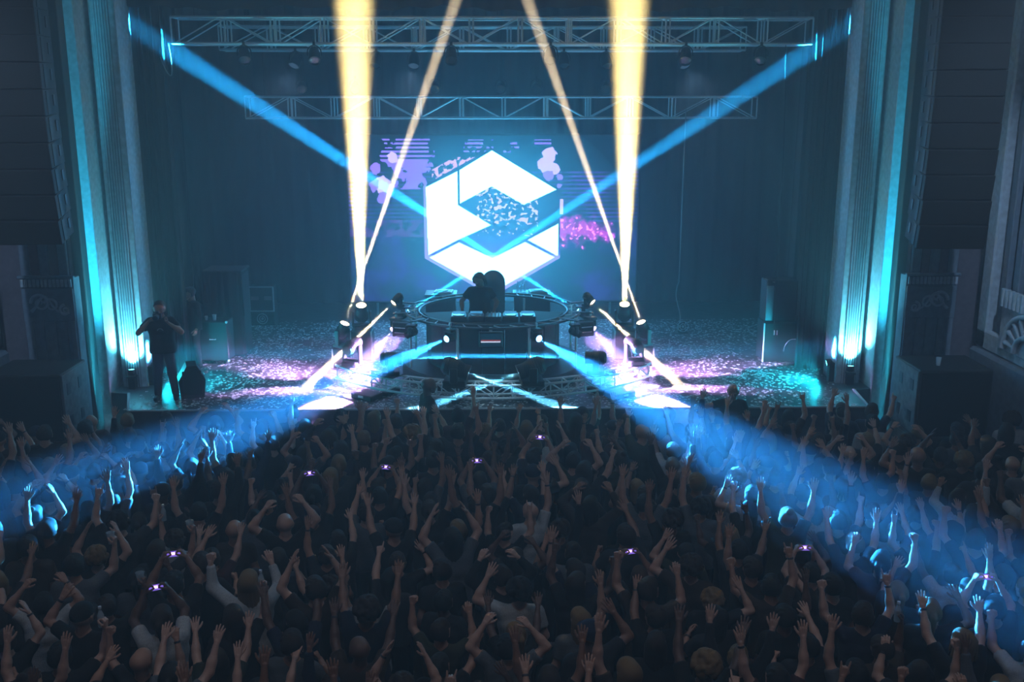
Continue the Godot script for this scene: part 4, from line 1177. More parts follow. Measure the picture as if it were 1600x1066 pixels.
func confetti() -> void:
	# paper scraps on the stage floor: nobody could count them
	var q := Geo.new()
	q.quad(Vector3(-0.5, 0, 0.5), Vector3(0.5, 0.06, 0.5), Vector3(0.5, 0, -0.5), Vector3(-0.5, 0.05, -0.5))
	var mm := MultiMesh.new()
	mm.transform_format = MultiMesh.TRANSFORM_3D
	mm.mesh = q.mesh()
	var n := 12000
	mm.instance_count = n
	var clump := FastNoiseLite.new()
	clump.frequency = 0.35
	var k := 0
	while k < n:
		var p := Vector3(rng.randf_range(-6.6, 6.6), STAGE + 0.004, -rng.randf_range(17.08, 24.5))
		if Vector2(p.x, p.z + 19.7).length() < 1.9 or clump.get_noise_2d(p.x, p.z) < rng.randf_range(-0.7, 0.35):
			continue
		var b := Basis(Vector3.UP, rng.randf() * TAU).scaled(Vector3.ONE * rng.randf_range(0.03, 0.062)) * Basis(Vector3.RIGHT, rng.randf_range(-0.2, 0.2))
		b = b * Basis().scaled(Vector3(1, 1, rng.randf_range(0.35, 0.8)))
		mm.set_instance_transform(k, Transform3D(b, p))
		k += 1
	var o := MultiMeshInstance3D.new()
	o.name = "confetti"
	o.multimesh = mm
	o.material_override = mat("white_paper", Color(0.95, 0.95, 0.96), 0.6)
	add_child(o)
	o.set_meta("kind", "stuff")
	tag(o, "white paper confetti scattered over the stage floor", "confetti")
# ---------------------------------------------------------------- geometry helpers
class Geo:
	var v := PackedVector3Array()
	var n := PackedVector3Array()
	var uv := PackedVector2Array()
	var ix := PackedInt32Array()

	func quad(a: Vector3, b: Vector3, c: Vector3, d: Vector3) -> void:
		# corners counter-clockwise seen from outside
		var m := (c - a).cross(d - b).normalized()
		var s := v.size()
		v.append_array(PackedVector3Array([a, b, c, d]))
		n.append_array(PackedVector3Array([m, m, m, m]))
		uv.append_array(PackedVector2Array([Vector2(0, 1), Vector2(1, 1), Vector2(1, 0), Vector2(0, 0)]))
		ix.append_array(PackedInt32Array([s, s + 2, s + 1, s, s + 3, s + 2]))

	func tri(a: Vector3, b: Vector3, c: Vector3) -> void:
		var m := (b - a).cross(c - a).normalized()
		var s := v.size()
		v.append_array(PackedVector3Array([a, b, c]))
		n.append_array(PackedVector3Array([m, m, m]))
		uv.append_array(PackedVector2Array([Vector2(0, 1), Vector2(1, 1), Vector2(1, 0)]))
		ix.append_array(PackedInt32Array([s, s + 2, s + 1]))

	func box(c: Vector3, size: Vector3, turn := Basis(), bevel := 0.0) -> Geo:
		var h := size / 2.0
		var e := minf(bevel, minf(h.x, minf(h.y, h.z)) * 0.9)
		var f := func(x: float, y: float, z: float) -> Vector3: return c + turn * Vector3(x, y, z)
		var i := h - Vector3(e, e, e)
		for s in [-1.0, 1.0]:
			# faces
			var a := [f.call(s * h.x, -i.y, -i.z), f.call(s * h.x, i.y, -i.z), f.call(s * h.x, i.y, i.z), f.call(s * h.x, -i.y, i.z)]
			var b := [f.call(-i.x, s * h.y, -i.z), f.call(-i.x, s * h.y, i.z), f.call(i.x, s * h.y, i.z), f.call(i.x, s * h.y, -i.z)]
			var d := [f.call(-i.x, -i.y, s * h.z), f.call(i.x, -i.y, s * h.z), f.call(i.x, i.y, s * h.z), f.call(-i.x, i.y, s * h.z)]
			for q in [a, b, d]:
				if s > 0.0:
					quad(q[0], q[1], q[2], q[3])
				else:
					quad(q[3], q[2], q[1], q[0])
		if e > 0.0:
			for s in [-1.0, 1.0]:
				for t in [-1.0, 1.0]:
					var q1 := [f.call(s * h.x, t * i.y, -i.z), f.call(s * i.x, t * h.y, -i.z), f.call(s * i.x, t * h.y, i.z), f.call(s * h.x, t * i.y, i.z)]
					var q2 := [f.call(s * h.x, -i.y, t * i.z), f.call(s * h.x, i.y, t * i.z), f.call(s * i.x, i.y, t * h.z), f.call(s * i.x, -i.y, t * h.z)]
					var q3 := [f.call(-i.x, s * h.y, t * i.z), f.call(-i.x, s * i.y, t * h.z), f.call(i.x, s * i.y, t * h.z), f.call(i.x, s * h.y, t * i.z)]
					for q in [q1, q2, q3]:
						if s * t > 0.0:
							quad(q[0], q[1], q[2], q[3])
						else:
							quad(q[3], q[2], q[1], q[0])
					for w in [-1.0, 1.0]:
						var p := [f.call(s * h.x, t * i.y, w * i.z), f.call(s * i.x, t * h.y, w * i.z), f.call(s * i.x, t * i.y, w * h.z)]
						if s * t * w > 0.0:
							tri(p[0], p[1], p[2])
						else:
							tri(p[2], p[1], p[0])
		return self

	func path(pts: Array, r: float, sides := 8, r_end := -1.0, closed := false) -> Geo:
		# a round tube along points
		var count := pts.size()
		var s0 := v.size()
		var last := (pts[1] - pts[0] as Vector3).normalized()
		var u := last.cross(Vector3.UP if absf(last.y) < 0.9 else Vector3.RIGHT).normalized()
		for k in count:
			var dir: Vector3 = pts[mini(k + 1, count - 1)] - pts[maxi(k - 1, 0)]
			if closed:
				dir = pts[(k + 1) % count] - pts[(k + count - 1) % count]
			dir = dir.normalized()
			u = (u - dir * u.dot(dir)).normalized()
			var w := dir.cross(u)
			var rad := r if r_end < 0.0 else lerpf(r, r_end, float(k) / (count - 1))
			for j in sides:
				var a := TAU * j / sides
				var m := u * cos(a) + w * sin(a)
				v.append(pts[k] + m * rad)
				n.append(m)
				uv.append(Vector2(float(j) / sides, float(k) / count))
		for k in (count if closed else count - 1):
			for j in sides:
				var a := s0 + k * sides + j
				var b := s0 + k * sides + (j + 1) % sides
				var c := s0 + ((k + 1) % count) * sides + (j + 1) % sides
				var d := s0 + ((k + 1) % count) * sides + j
				ix.append_array(PackedInt32Array([a, c, b, a, d, c]))
		if not closed:
			for end in [0, count - 1]:
				var at := s0 + (end as int) * sides
				var m: Vector3 = (pts[0] - pts[1] as Vector3).normalized() if end == 0 else (pts[count - 1] - pts[count - 2] as Vector3).normalized()
				var s := v.size()
				v.append(pts[end]); n.append(m); uv.append(Vector2(0.5, 0.5))
				for j in sides:
					v.append(v[at + j]); n.append(m); uv.append(Vector2(0.5, 0.5))
				for j in sides:
					if end == 0:
						ix.append_array(PackedInt32Array([s, s + 1 + j, s + 1 + (j + 1) % sides]))
					else:
						ix.append_array(PackedInt32Array([s, s + 1 + (j + 1) % sides, s + 1 + j]))
		return self

	func lathe(profile: Array, sides: int, place := Transform3D()) -> Geo:
		# profile: Vector2(radius, height) from bottom to top, flat shaded between rows of different slope
		for k in profile.size() - 1:
			var p: Vector2 = profile[k]
			var q: Vector2 = profile[k + 1]
			if p.distance_to(q) < 1e-6:
				continue
			var slope := Vector2(q.y - p.y, p.x - q.x).normalized()
			var s := v.size()
			for j in sides + 1:
				var a := TAU * j / sides
				var d := Vector3(cos(a), 0, sin(a))
				var m := (place.basis * (d * slope.x + Vector3.UP * slope.y)).normalized()
				v.append(place * (d * p.x + Vector3.UP * p.y)); v.append(place * (d * q.x + Vector3.UP * q.y))
				n.append(m); n.append(m)
				uv.append(Vector2(float(j) / sides, 0)); uv.append(Vector2(float(j) / sides, 1))
			for j in sides:
				var a := s + 2 * j
				ix.append_array(PackedInt32Array([a, a + 2, a + 3, a, a + 3, a + 1]))
		return self

	func prism(poly: PackedVector2Array, depth: float, place := Transform3D()) -> Geo:
		# an outline in xy, counter-clockwise, from z = 0 to z = depth
		var t := Geometry2D.triangulate_polygon(poly)
		var f := func(p: Vector2, z: float) -> Vector3: return place * Vector3(p.x, p.y, z)
		for k in range(0, t.size(), 3):
			var a := poly[t[k]]
			var b := poly[t[k + 1]]
			var c := poly[t[k + 2]]
			if (b - a).cross(c - a) < 0.0:
				var w := b
				b = c
				c = w
			tri(f.call(a, depth), f.call(b, depth), f.call(c, depth))
			tri(f.call(c, 0.0), f.call(b, 0.0), f.call(a, 0.0))
		for k in poly.size():
			var a := poly[k]
			var b := poly[(k + 1) % poly.size()]
			quad(f.call(a, 0.0), f.call(b, 0.0), f.call(b, depth), f.call(a, depth))
		return self

	func sheet(rows: Array, thick := 0.0) -> Geo:
		# a smooth surface through rows of points; with a thickness it has a back too
		var h := rows.size()
		var w: int = rows[0].size()
		for side in ([0, 1] if thick > 0.0 else [0]):
			var s := v.size()
			for j in h:
				for i in w:
					var du: Vector3 = rows[j][mini(i + 1, w - 1)] - rows[j][maxi(i - 1, 0)]
					var dv: Vector3 = rows[mini(j + 1, h - 1)][i] - rows[maxi(j - 1, 0)][i]
					var m := du.cross(dv).normalized()
					v.append(rows[j][i] - (m * thick if side else Vector3.ZERO))
					n.append(-m if side else m)
					uv.append(Vector2(float(i) / (w - 1), float(j) / (h - 1)))
			for j in h - 1:
				for i in w - 1:
					var a := s + j * w + i
					if side:
						ix.append_array(PackedInt32Array([a, a + 1, a + w + 1, a, a + w + 1, a + w]))
					else:
						ix.append_array(PackedInt32Array([a, a + w + 1, a + 1, a, a + w, a + w + 1]))
		return self

	func add(data: Array, place := Transform3D(), mirror := false) -> Geo:
		# data: [vertices, normals, indices]
		var s := v.size()
		var turn := place.basis.orthonormalized()
		var k := Vector3(-1, 1, 1) if mirror else Vector3.ONE
		for p in data[0]:
			v.append(place * (p * k))
			uv.append(Vector2.ZERO)
		for p in data[1]:
			n.append(turn * (p * k))
		var t: PackedInt32Array = data[2]
		for i in range(0, t.size(), 3):
			ix.append(s + t[i])
			ix.append(s + t[i + (2 if mirror else 1)])
			ix.append(s + t[i + (1 if mirror else 2)])
		return self

	func mesh() -> ArrayMesh:
		var a := []
		a.resize(Mesh.ARRAY_MAX)
		a[Mesh.ARRAY_VERTEX] = v
		a[Mesh.ARRAY_NORMAL] = n
		a[Mesh.ARRAY_TEX_UV] = uv
		a[Mesh.ARRAY_INDEX] = ix
		var m := ArrayMesh.new()
		m.add_surface_from_arrays(Mesh.PRIMITIVE_TRIANGLES, a)
		return m


# ---------------------------------------------------------------- bodies as smooth fields
class Flesh:
	# bones: [from, to, radius at from, radius at to, flat end]; the surface of their smooth union as [vertices, normals, indices]
	static func skin(bones: Array, cell: float, blend: float, cuts := []) -> Array:
		var count := bones.size()
		var from := PackedVector3Array()
		var way := PackedVector3Array()
		var inv := PackedFloat32Array()
		var ra := PackedFloat32Array()
		var dr := PackedFloat32Array()
		var flat := PackedFloat32Array()
		var lo := Vector3(9, 9, 9)
		var hi := -lo
		for b in bones:
			var a: Vector3 = b[0]
			var e: Vector3 = b[1]
			if a.distance_to(e) < 1e-4:
				e += Vector3(0, 0.0005, 0)
			var ea: float = b[2]
			var eb: float = b[3]
			var m := maxf(ea, eb)
			lo = lo.min(a - Vector3(m, m, m)).min(e - Vector3(m, m, m))
			hi = hi.max(a + Vector3(m, m, m)).max(e + Vector3(m, m, m))
			from.append(a)
			way.append(e - a)
			inv.append(1.0 / (e - a).length_squared())
			ra.append(ea)
			dr.append(eb - ea)
			flat.append((e - a).length() if b.size() > 4 and b[4] else 0.0)
		lo -= Vector3.ONE * cell * 2.5
		hi += Vector3.ONE * cell * 2.5
		const B := 5
		var nb := Vector3i(((hi - lo) / (cell * B)).ceil())
		var nx := nb.x * B + 1
		var ny := nb.y * B + 1
		var nz := nb.z * B + 1
		var val := PackedFloat32Array()
		val.resize(nx * ny * nz)
		val.fill(1.0)
		var reach := cell * (B + 1) * 0.5 * sqrt(3.0) * 1.12
		var active: Array[Vector3i] = []
		var quarter := 0.25 / blend
		for bz in nb.z:
			for by in nb.y:
				for bx in nb.x:
					var c := lo + Vector3(bx + 0.5, by + 0.5, bz + 0.5) * (cell * B)
					var near := 9.0
					var each := PackedFloat32Array()
					each.resize(count)
					for i in count:
						var pa := c - from[i]
						var h := clampf(pa.dot(way[i]) * inv[i], 0.0, 1.0)
						var e := (pa - way[i] * h).length() - ra[i] - dr[i] * h
						each[i] = e
						near = minf(near, e)
					if near - blend > reach:
						continue
					var sign := -1.0 if near < -reach - 0.02 else 1.0
					var list := PackedInt32Array()
					for i in count:
						if each[i] < near + 2.0 * reach + blend:
							list.append(i)
					if sign > 0.0 or cuts:
						active.append(Vector3i(bx, by, bz))
					for z in range(bz * B, bz * B + B):
						for y in range(by * B, by * B + B):
							var row := (z * ny + y) * nx
							for x in range(bx * B, bx * B + B):
								if sign < 0.0 and not cuts:
									val[row + x] = -1.0
									continue
								var p := lo + Vector3(x, y, z) * cell
								var d := 9.0
								for i in list:
									var pa := p - from[i]
									var hu := pa.dot(way[i]) * inv[i]
									var h := clampf(hu, 0.0, 1.0)
									var e := (pa - way[i] * h).length() - ra[i] - dr[i] * h
									if flat[i] > 0.0 and hu > 1.0:
										e = maxf(e, (hu - 1.0) * flat[i])
									var t := blend - absf(d - e)
									d = minf(d, e)
									if t > 0.0:
										d -= t * t * quarter
								for cut in cuts:
									d = maxf(d, p.dot(cut[0]) - cut[1])
								val[row + x] = d
		# surface nets
		var at := PackedInt32Array()
		at.resize(nx * ny * nz)
		at.fill(-1)
		var vs := PackedVector3Array()
		var cells := PackedInt32Array()
		var dx := 1
		var dy := nx
		var dz := nx * ny
		var corner := PackedInt32Array([0, dx, dy, dx + dy, dz, dx + dz, dy + dz, dx + dy + dz])
		var edges := PackedInt32Array([0, 1, 2, 3, 4, 5, 6, 7, 0, 2, 1, 3, 4, 6, 5, 7, 0, 4, 1, 5, 2, 6, 3, 7])
		for b in active:
			for z in range(b.z * B, b.z * B + B):
				for y in range(b.y * B, b.y * B + B):
					for x in range(b.x * B, b.x * B + B):
						if x >= nx - 1 or y >= ny - 1 or z >= nz - 1:
							continue
						var o := (z * ny + y) * nx + x
						var neg := 0
						for k in 8:
							if val[o + corner[k]] < 0.0:
								neg += 1
						if neg == 0 or neg == 8:
							continue
						var sum := Vector3.ZERO
						var hits := 0
						for k in range(0, 24, 2):
							var ca := edges[k]
							var cb := edges[k + 1]
							var va := val[o + corner[ca]]
							var vb := val[o + corner[cb]]
							if (va < 0.0) != (vb < 0.0):
								var t := va / (va - vb)
								var pa := Vector3(ca & 1, (ca >> 1) & 1, ca >> 2)
								var pb := Vector3(cb & 1, (cb >> 1) & 1, cb >> 2)
								sum += pa.lerp(pb, t)
								hits += 1
						at[o] = vs.size()
						cells.append(o)
						vs.append(lo + (Vector3(x, y, z) + sum / hits) * cell)
		var ix := PackedInt32Array()
		var step := PackedInt32Array([dx, dy, dz])
		for o in cells:
			for axis in 3:
				var va := val[o]
				var vb := val[o + step[axis]]
				if (va < 0.0) == (vb < 0.0):
					continue
				var u := step[(axis + 1) % 3]
				var w := step[(axis + 2) % 3]
				if o - u - w < 0:
					continue
				var a := at[o]
				var b := at[o - u]
				var c := at[o - u - w]
				var d := at[o - w]
				if b < 0 or c < 0 or d < 0:
					continue
				if va < 0.0:
					ix.append_array(PackedInt32Array([a, c, b, a, d, c]))
				else:
					ix.append_array(PackedInt32Array([a, b, c, a, c, d]))
		var ns := PackedVector3Array()
		ns.resize(vs.size())
		for i in range(0, ix.size(), 3):
			var m := (vs[ix[i + 2]] - vs[ix[i]]).cross(vs[ix[i + 1]] - vs[ix[i]])
			ns[ix[i]] += m
			ns[ix[i + 1]] += m
			ns[ix[i + 2]] += m
		for i in ns.size():
			ns[i] = ns[i].normalized()
		return [vs, ns, ix]
# ---------------------------------------------------------------- people
# A person stands at the origin and looks along -z. A pose gives, for each arm, the way of the upper arm and of the forearm, the shape of the hand and the side its palm faces.
const POSES := {
	"both arms raised high": {"r": [Vector3(0.45, 0.9, -0.25), Vector3(0.12, 1, -0.2), "open", Vector3(0, 0, -1)], "l": [Vector3(-0.5, 0.85, -0.3), Vector3(-0.05, 1, -0.3), "open", Vector3(0, 0, -1)]},
	"one arm straight up": {"r": [Vector3(0.35, 0.95, -0.3), Vector3(-0.05, 1, -0.15), "open", Vector3(-0.3, 0, -1)], "l": [Vector3(-0.25, -1, 0.05), Vector3(-0.05, -0.6, -0.8), "relaxed", Vector3(1, 0, 0)]},
	"fist pumped high": {"r": [Vector3(0.6, 0.5, -0.6), Vector3(0.0, 1, -0.15), "fist", Vector3(-0.5, 0, -1)], "l": [Vector3(-0.5, 0.1, -0.85), Vector3(0.2, 0.9, -0.4), "relaxed", Vector3(0, 0, -1)]},
	"arms bent over the head": {"r": [Vector3(0.85, 0.75, -0.1), Vector3(-0.7, 0.8, -0.25), "relaxed", Vector3(0, -1, -0.4)], "l": [Vector3(-0.8, 0.8, -0.15), Vector3(0.6, 0.85, -0.3), "relaxed", Vector3(0, -1, -0.4)]},
	"pointing at the stage": {"r": [Vector3(0.35, 0.55, -0.9), Vector3(0.05, 0.75, -0.8), "point", Vector3(0, -1, -0.3)], "l": [Vector3(-0.2, -1, 0), Vector3(0.1, -0.8, -0.6), "fist", Vector3(1, 0, 0)]},
	"both hands reaching forward": {"r": [Vector3(0.3, 0.6, -0.8), Vector3(0.05, 0.9, -0.6), "open", Vector3(0, -0.6, -1)], "l": [Vector3(-0.35, 0.5, -0.85), Vector3(-0.15, 0.8, -0.7), "open", Vector3(0, -0.6, -1)]},
	"holding a phone up": {"r": [Vector3(0.25, 0.45, -0.85), Vector3(-0.55, 1, -0.3), "grip", Vector3(-1, 0, -0.2)], "l": [Vector3(-0.25, 0.45, -0.85), Vector3(0.55, 1, -0.3), "grip", Vector3(1, 0, -0.2)]},
	"holding a drink up": {"r": [Vector3(0.5, 0.3, -0.85), Vector3(0.1, 1, -0.1), "grip", Vector3(-1, 0, -0.1)], "l": [Vector3(-0.3, -1, 0.1), Vector3(-0.1, -0.9, -0.4), "relaxed", Vector3(1, 0, 0)]},
	"both arms down": {"r": [Vector3(0.22, -1, 0.05), Vector3(0.08, -0.95, -0.3), "relaxed", Vector3(-1, 0, 0)], "l": [Vector3(-0.22, -1, 0.02), Vector3(-0.05, -0.9, -0.4), "relaxed", Vector3(1, 0, 0)]},
	"hands at the chest": {"r": [Vector3(0.45, -0.75, -0.5), Vector3(-0.6, 0.45, -0.65), "fist", Vector3(-1, 0, 0)], "l": [Vector3(-0.45, -0.75, -0.5), Vector3(0.6, 0.5, -0.65), "relaxed", Vector3(1, 0, 0)]},
	"throwing horns": {"r": [Vector3(0.5, 0.7, -0.5), Vector3(-0.15, 1, -0.25), "horns", Vector3(0.2, 0, -1)], "l": [Vector3(-0.55, 0.3, -0.8), Vector3(-0.1, 0.9, -0.3), "fist", Vector3(0.3, 0, -1)]},
	"hands clapping overhead": {"r": [Vector3(0.6, 0.8, -0.4), Vector3(-0.5, 0.95, -0.2), "open", Vector3(-1, 0, 0)], "l": [Vector3(-0.6, 0.8, -0.4), Vector3(0.5, 0.95, -0.2), "open", Vector3(1, 0, 0)]},
	"one bent arm waving": {"r": [Vector3(0.95, 0.3, -0.35), Vector3(-0.5, 0.9, -0.35), "open", Vector3(0, -0.3, -1)], "l": [Vector3(-0.3, -1, 0), Vector3(0.3, -0.5, -0.8), "relaxed", Vector3(0, -1, 0)]},
	"one arm stretched forward": {"r": [Vector3(-0.1, 0.62, -0.9), Vector3(-0.35, 0.75, -0.75), "open", Vector3(0, -1, -0.4)], "l": [Vector3(-0.5, -0.85, -0.3), Vector3(0.2, 0.5, -0.85), "fist", Vector3(1, 0, 0)]},
	"camera": {"r": [Vector3(0.55, -0.5, -0.5), Vector3(-0.80, 0.85, -0.05), "grip", Vector3(-1, 0, -0.2)], "l": [Vector3(-0.55, -0.55, -0.5), Vector3(0.85, 0.75, -0.12), "grip", Vector3(0.3, 1, 0)]},
	"mixing": {"r": [Vector3(0.62, -0.75, 0.0), Vector3(-0.1, -0.7, -0.75), "relaxed", Vector3(0, -1, 0)], "l": [Vector3(-0.55, -0.8, 0.0), Vector3(0.25, -0.6, -0.75), "relaxed", Vector3(0, -1, 0)]},
	"guard": {"r": [Vector3(0.3, -0.95, 0.05), Vector3(0.0, -0.9, -0.45), "relaxed", Vector3(-1, 0, 0)], "l": [Vector3(-0.3, -0.95, 0.05), Vector3(0.1, -0.9, -0.45), "relaxed", Vector3(1, 0, 0)]},
	"guard pointing": {"r": [Vector3(0.85, -0.12, -0.2), Vector3(0.95, -0.15, -0.2), "point", Vector3(0, -1, 0)], "l": [Vector3(-0.35, -0.9, -0.1), Vector3(0.1, -0.6, -0.8), "fist", Vector3(1, 0, 0)]},
}
const CROWD_POSES := ["both arms raised high", "one arm straight up", "fist pumped high", "arms bent over the head", "pointing at the stage", "both hands reaching forward", "holding a phone up", "holding a drink up", "both arms down", "hands at the chest", "throwing horns", "hands clapping overhead", "one bent arm waving", "one arm stretched forward"]

var hands := {}      # shape -> [vertices, normals, indices] of a right hand, wrist at the origin, fingers along +y, palm to -z
var heads := []      # head shapes, base of the skull at the origin, face to -z
var hairs := {}      # hair styles in the same frame
var bodies := {}     # pose -> {"skin", "shirt", "long", "palms"}
var lower := {}      # trousers and shoes, shared
var crowd_mesh := {}


static func hand_bones(shape: String) -> Array:
	var bones := []
	var xs := [-0.031, -0.0105, 0.0105, 0.030]
	var lengths := [0.074, 0.082, 0.076, 0.060]
	var fans := [-0.20, -0.05, 0.09, 0.24]
	for i in 4:
		var curl := 0.12
		var fan: float = fans[i]
		match shape:
			"relaxed": curl = 0.42 + 0.06 * i; fan *= 0.3
			"fist": curl = 1.45; fan = 0.0
			"point": curl = 0.06 if i == 0 else 1.45; fan = 0.0
			"horns": curl = 0.06 if i == 0 or i == 3 else 1.45; fan *= 0.7
			"grip": curl = 0.85; fan *= 0.2
		var knuckle := Vector3(xs[i], 0.088 - 0.006 * absf(i - 1.2), 0.0)
		bones.append([Vector3(xs[i] * 0.55, 0.008, 0), knuckle, 0.0145, 0.0125])
		var p := knuckle
		var a := 0.0
		for j in 3:
			a += curl if j > 0 or shape != "open" else curl * 0.6
			var part: float = lengths[i] * [0.46, 0.30, 0.24][j]
			var d := Vector3(sin(fan) * cos(a), cos(fan) * cos(a), -sin(a))
			var q := p + d * part
			bones.append([p, q, 0.0098 - 0.0008 * j, 0.0092 - 0.0010 * j])
			p = q
	# thumb from the side of the palm
	var folded := shape in ["fist", "point", "horns"]
	var t0 := Vector3(-0.020, 0.022, -0.006)
	var t1 := Vector3(-0.046, 0.050, -0.018)
	var t2 := t1 + (Vector3(0.006, 0.030, -0.020) if folded else Vector3(-0.016, 0.026, -0.010) if shape != "grip" else Vector3(-0.004, 0.024, -0.024))
	var t3 := t2 + (Vector3(0.024, 0.010, -0.006) if folded else Vector3(-0.008, 0.024, -0.004) if shape != "grip" else Vector3(0.006, 0.018, -0.016))
	bones.append([t0, t1, 0.015, 0.0125])
	bones.append([t1, t2, 0.0120, 0.0105])
	bones.append([t2, t3, 0.0102, 0.0085])
	bones.append([Vector3(0, -0.055, 0), Vector3(0, 0.012, 0), 0.027, 0.025])
	return bones


static func head_bones(k: float) -> Array:
	var b := [
		[Vector3(0, 0.118, 0.028), Vector3(0, 0.124, -0.030), 0.084, 0.080], [Vector3(-0.012, 0.10, 0.0), Vector3(0.012, 0.10, 0.0), 0.078, 0.078],
		[Vector3(0, 0.085, -0.048), Vector3(0, 0.012, -0.062), 0.056, 0.032], [Vector3(-0.045, 0.05, -0.015), Vector3(-0.012, 0.006, -0.062), 0.028, 0.022],
		[Vector3(0.045, 0.05, -0.015), Vector3(0.012, 0.006, -0.062), 0.028, 0.022], [Vector3(-0.034, 0.068, -0.068), Vector3(0.034, 0.068, -0.068), 0.027, 0.027],
		[Vector3(0, 0.094, -0.104), Vector3(0, 0.060, -0.124), 0.008, 0.013], [Vector3(-0.012, 0.056, -0.110), Vector3(0.012, 0.056, -0.110), 0.010, 0.010],
		[Vector3(-0.034, 0.108, -0.092), Vector3(0.034, 0.108, -0.092), 0.013, 0.013], [Vector3(-0.017, 0.033, -0.094), Vector3(0.017, 0.033, -0.094), 0.0085, 0.0085],
		[Vector3(-0.014, 0.022, -0.091), Vector3(0.014, 0.022, -0.091), 0.009, 0.009], [Vector3(0, 0.002, -0.078), Vector3(0, 0.002, -0.078), 0.022, 0.022],
		[Vector3(-0.083, 0.098, 0.012), Vector3(-0.082, 0.058, 0.002), 0.016, 0.011], [Vector3(0.083, 0.098, 0.012), Vector3(0.082, 0.058, 0.002), 0.016, 0.011],
		[Vector3(0, 0.06, 0.028), Vector3(0, -0.06, 0.030), 0.058, 0.058],
	]
	for i in b.size():
		b[i] = [b[i][0] * k, b[i][1] * k, b[i][2] * k, b[i][3] * k]
	return b


static func hair_bones(style: String, k: float) -> Array:
	var b := [[Vector3(0, 0.128, 0.034), Vector3(0, 0.136, -0.030), 0.090, 0.082], [Vector3(-0.02, 0.10, 0.030), Vector3(0.02, 0.10, 0.030), 0.080, 0.080]]
	var rng := RandomNumberGenerator.new()
	rng.seed = hash(style)
	if style == "long":
		for i in 9:
			var a := lerpf(-1.5, 1.5, i / 8.0)
			b.append([Vector3(sin(a) * 0.072, 0.10, 0.012 + cos(a) * 0.062), Vector3(sin(a) * 0.088, -0.13 + rng.randf() * 0.05, 0.022 + cos(a) * 0.070), 0.030, 0.020])
	elif style == "bun":
		b.append([Vector3(0, 0.20, 0.060), Vector3(0, 0.215, 0.065), 0.040, 0.040])
	elif style == "tail":
		b.append([Vector3(0, 0.15, 0.105), Vector3(0, 0.13, 0.145), 0.028, 0.030])
		b.append([Vector3(0, 0.13, 0.145), Vector3(0.01, -0.06, 0.135), 0.030, 0.014])
	elif style == "curly":
		for i in 70:
			var d := Vector3(rng.randf_range(-1, 1), rng.randf_range(-0.35, 1), rng.randf_range(-0.55, 1)).normalized()
			var c := Vector3(0, 0.115, 0.018) + d * 0.102
			b.append([c, c + Vector3(0, 0.004, 0), 0.026, 0.024])
	elif style == "locks":
		for i in 26:
			var a := rng.randf_range(-2.1, 2.1)
			var top := Vector3(sin(a) * 0.05, 0.19, cos(a) * 0.05)
			var mid := Vector3(sin(a) * 0.105, 0.12, 0.01 + cos(a) * 0.10)
			b.append([top, mid, 0.016, 0.014])
			b.append([mid, mid + Vector3(sin(a) * 0.02, -0.10 - rng.randf() * 0.05, cos(a) * 0.02), 0.014, 0.010])
	else:
		for i in 26:
			var d := Vector3(rng.randf_range(-1, 1), rng.randf_range(0.0, 1), rng.randf_range(-0.7, 1)).normalized()
			var c := Vector3(0, 0.118, 0.012) + d * 0.086
			b.append([c, c + Vector3(0, 0.010, 0.012), 0.016, 0.013])
	for i in b.size():
		b[i] = [b[i][0] * k, b[i][1] * k, b[i][2] * k, b[i][3] * k]
	return b


static func arm_joints(side: float, spec: Array) -> Array:
	# shoulder, elbow, wrist, hand direction
	var up: Vector3 = (spec[0] as Vector3).normalized()
	var fore: Vector3 = (spec[1] as Vector3).normalized()
	var lift := clampf(up.y, 0.0, 1.0)
	var sh := Vector3(side * (0.185 - 0.030 * lift), 1.415 + 0.055 * lift, 0.005 - 0.02 * lift)
	var el := sh + up * 0.285
	return [sh, el, el + fore * 0.255, fore]


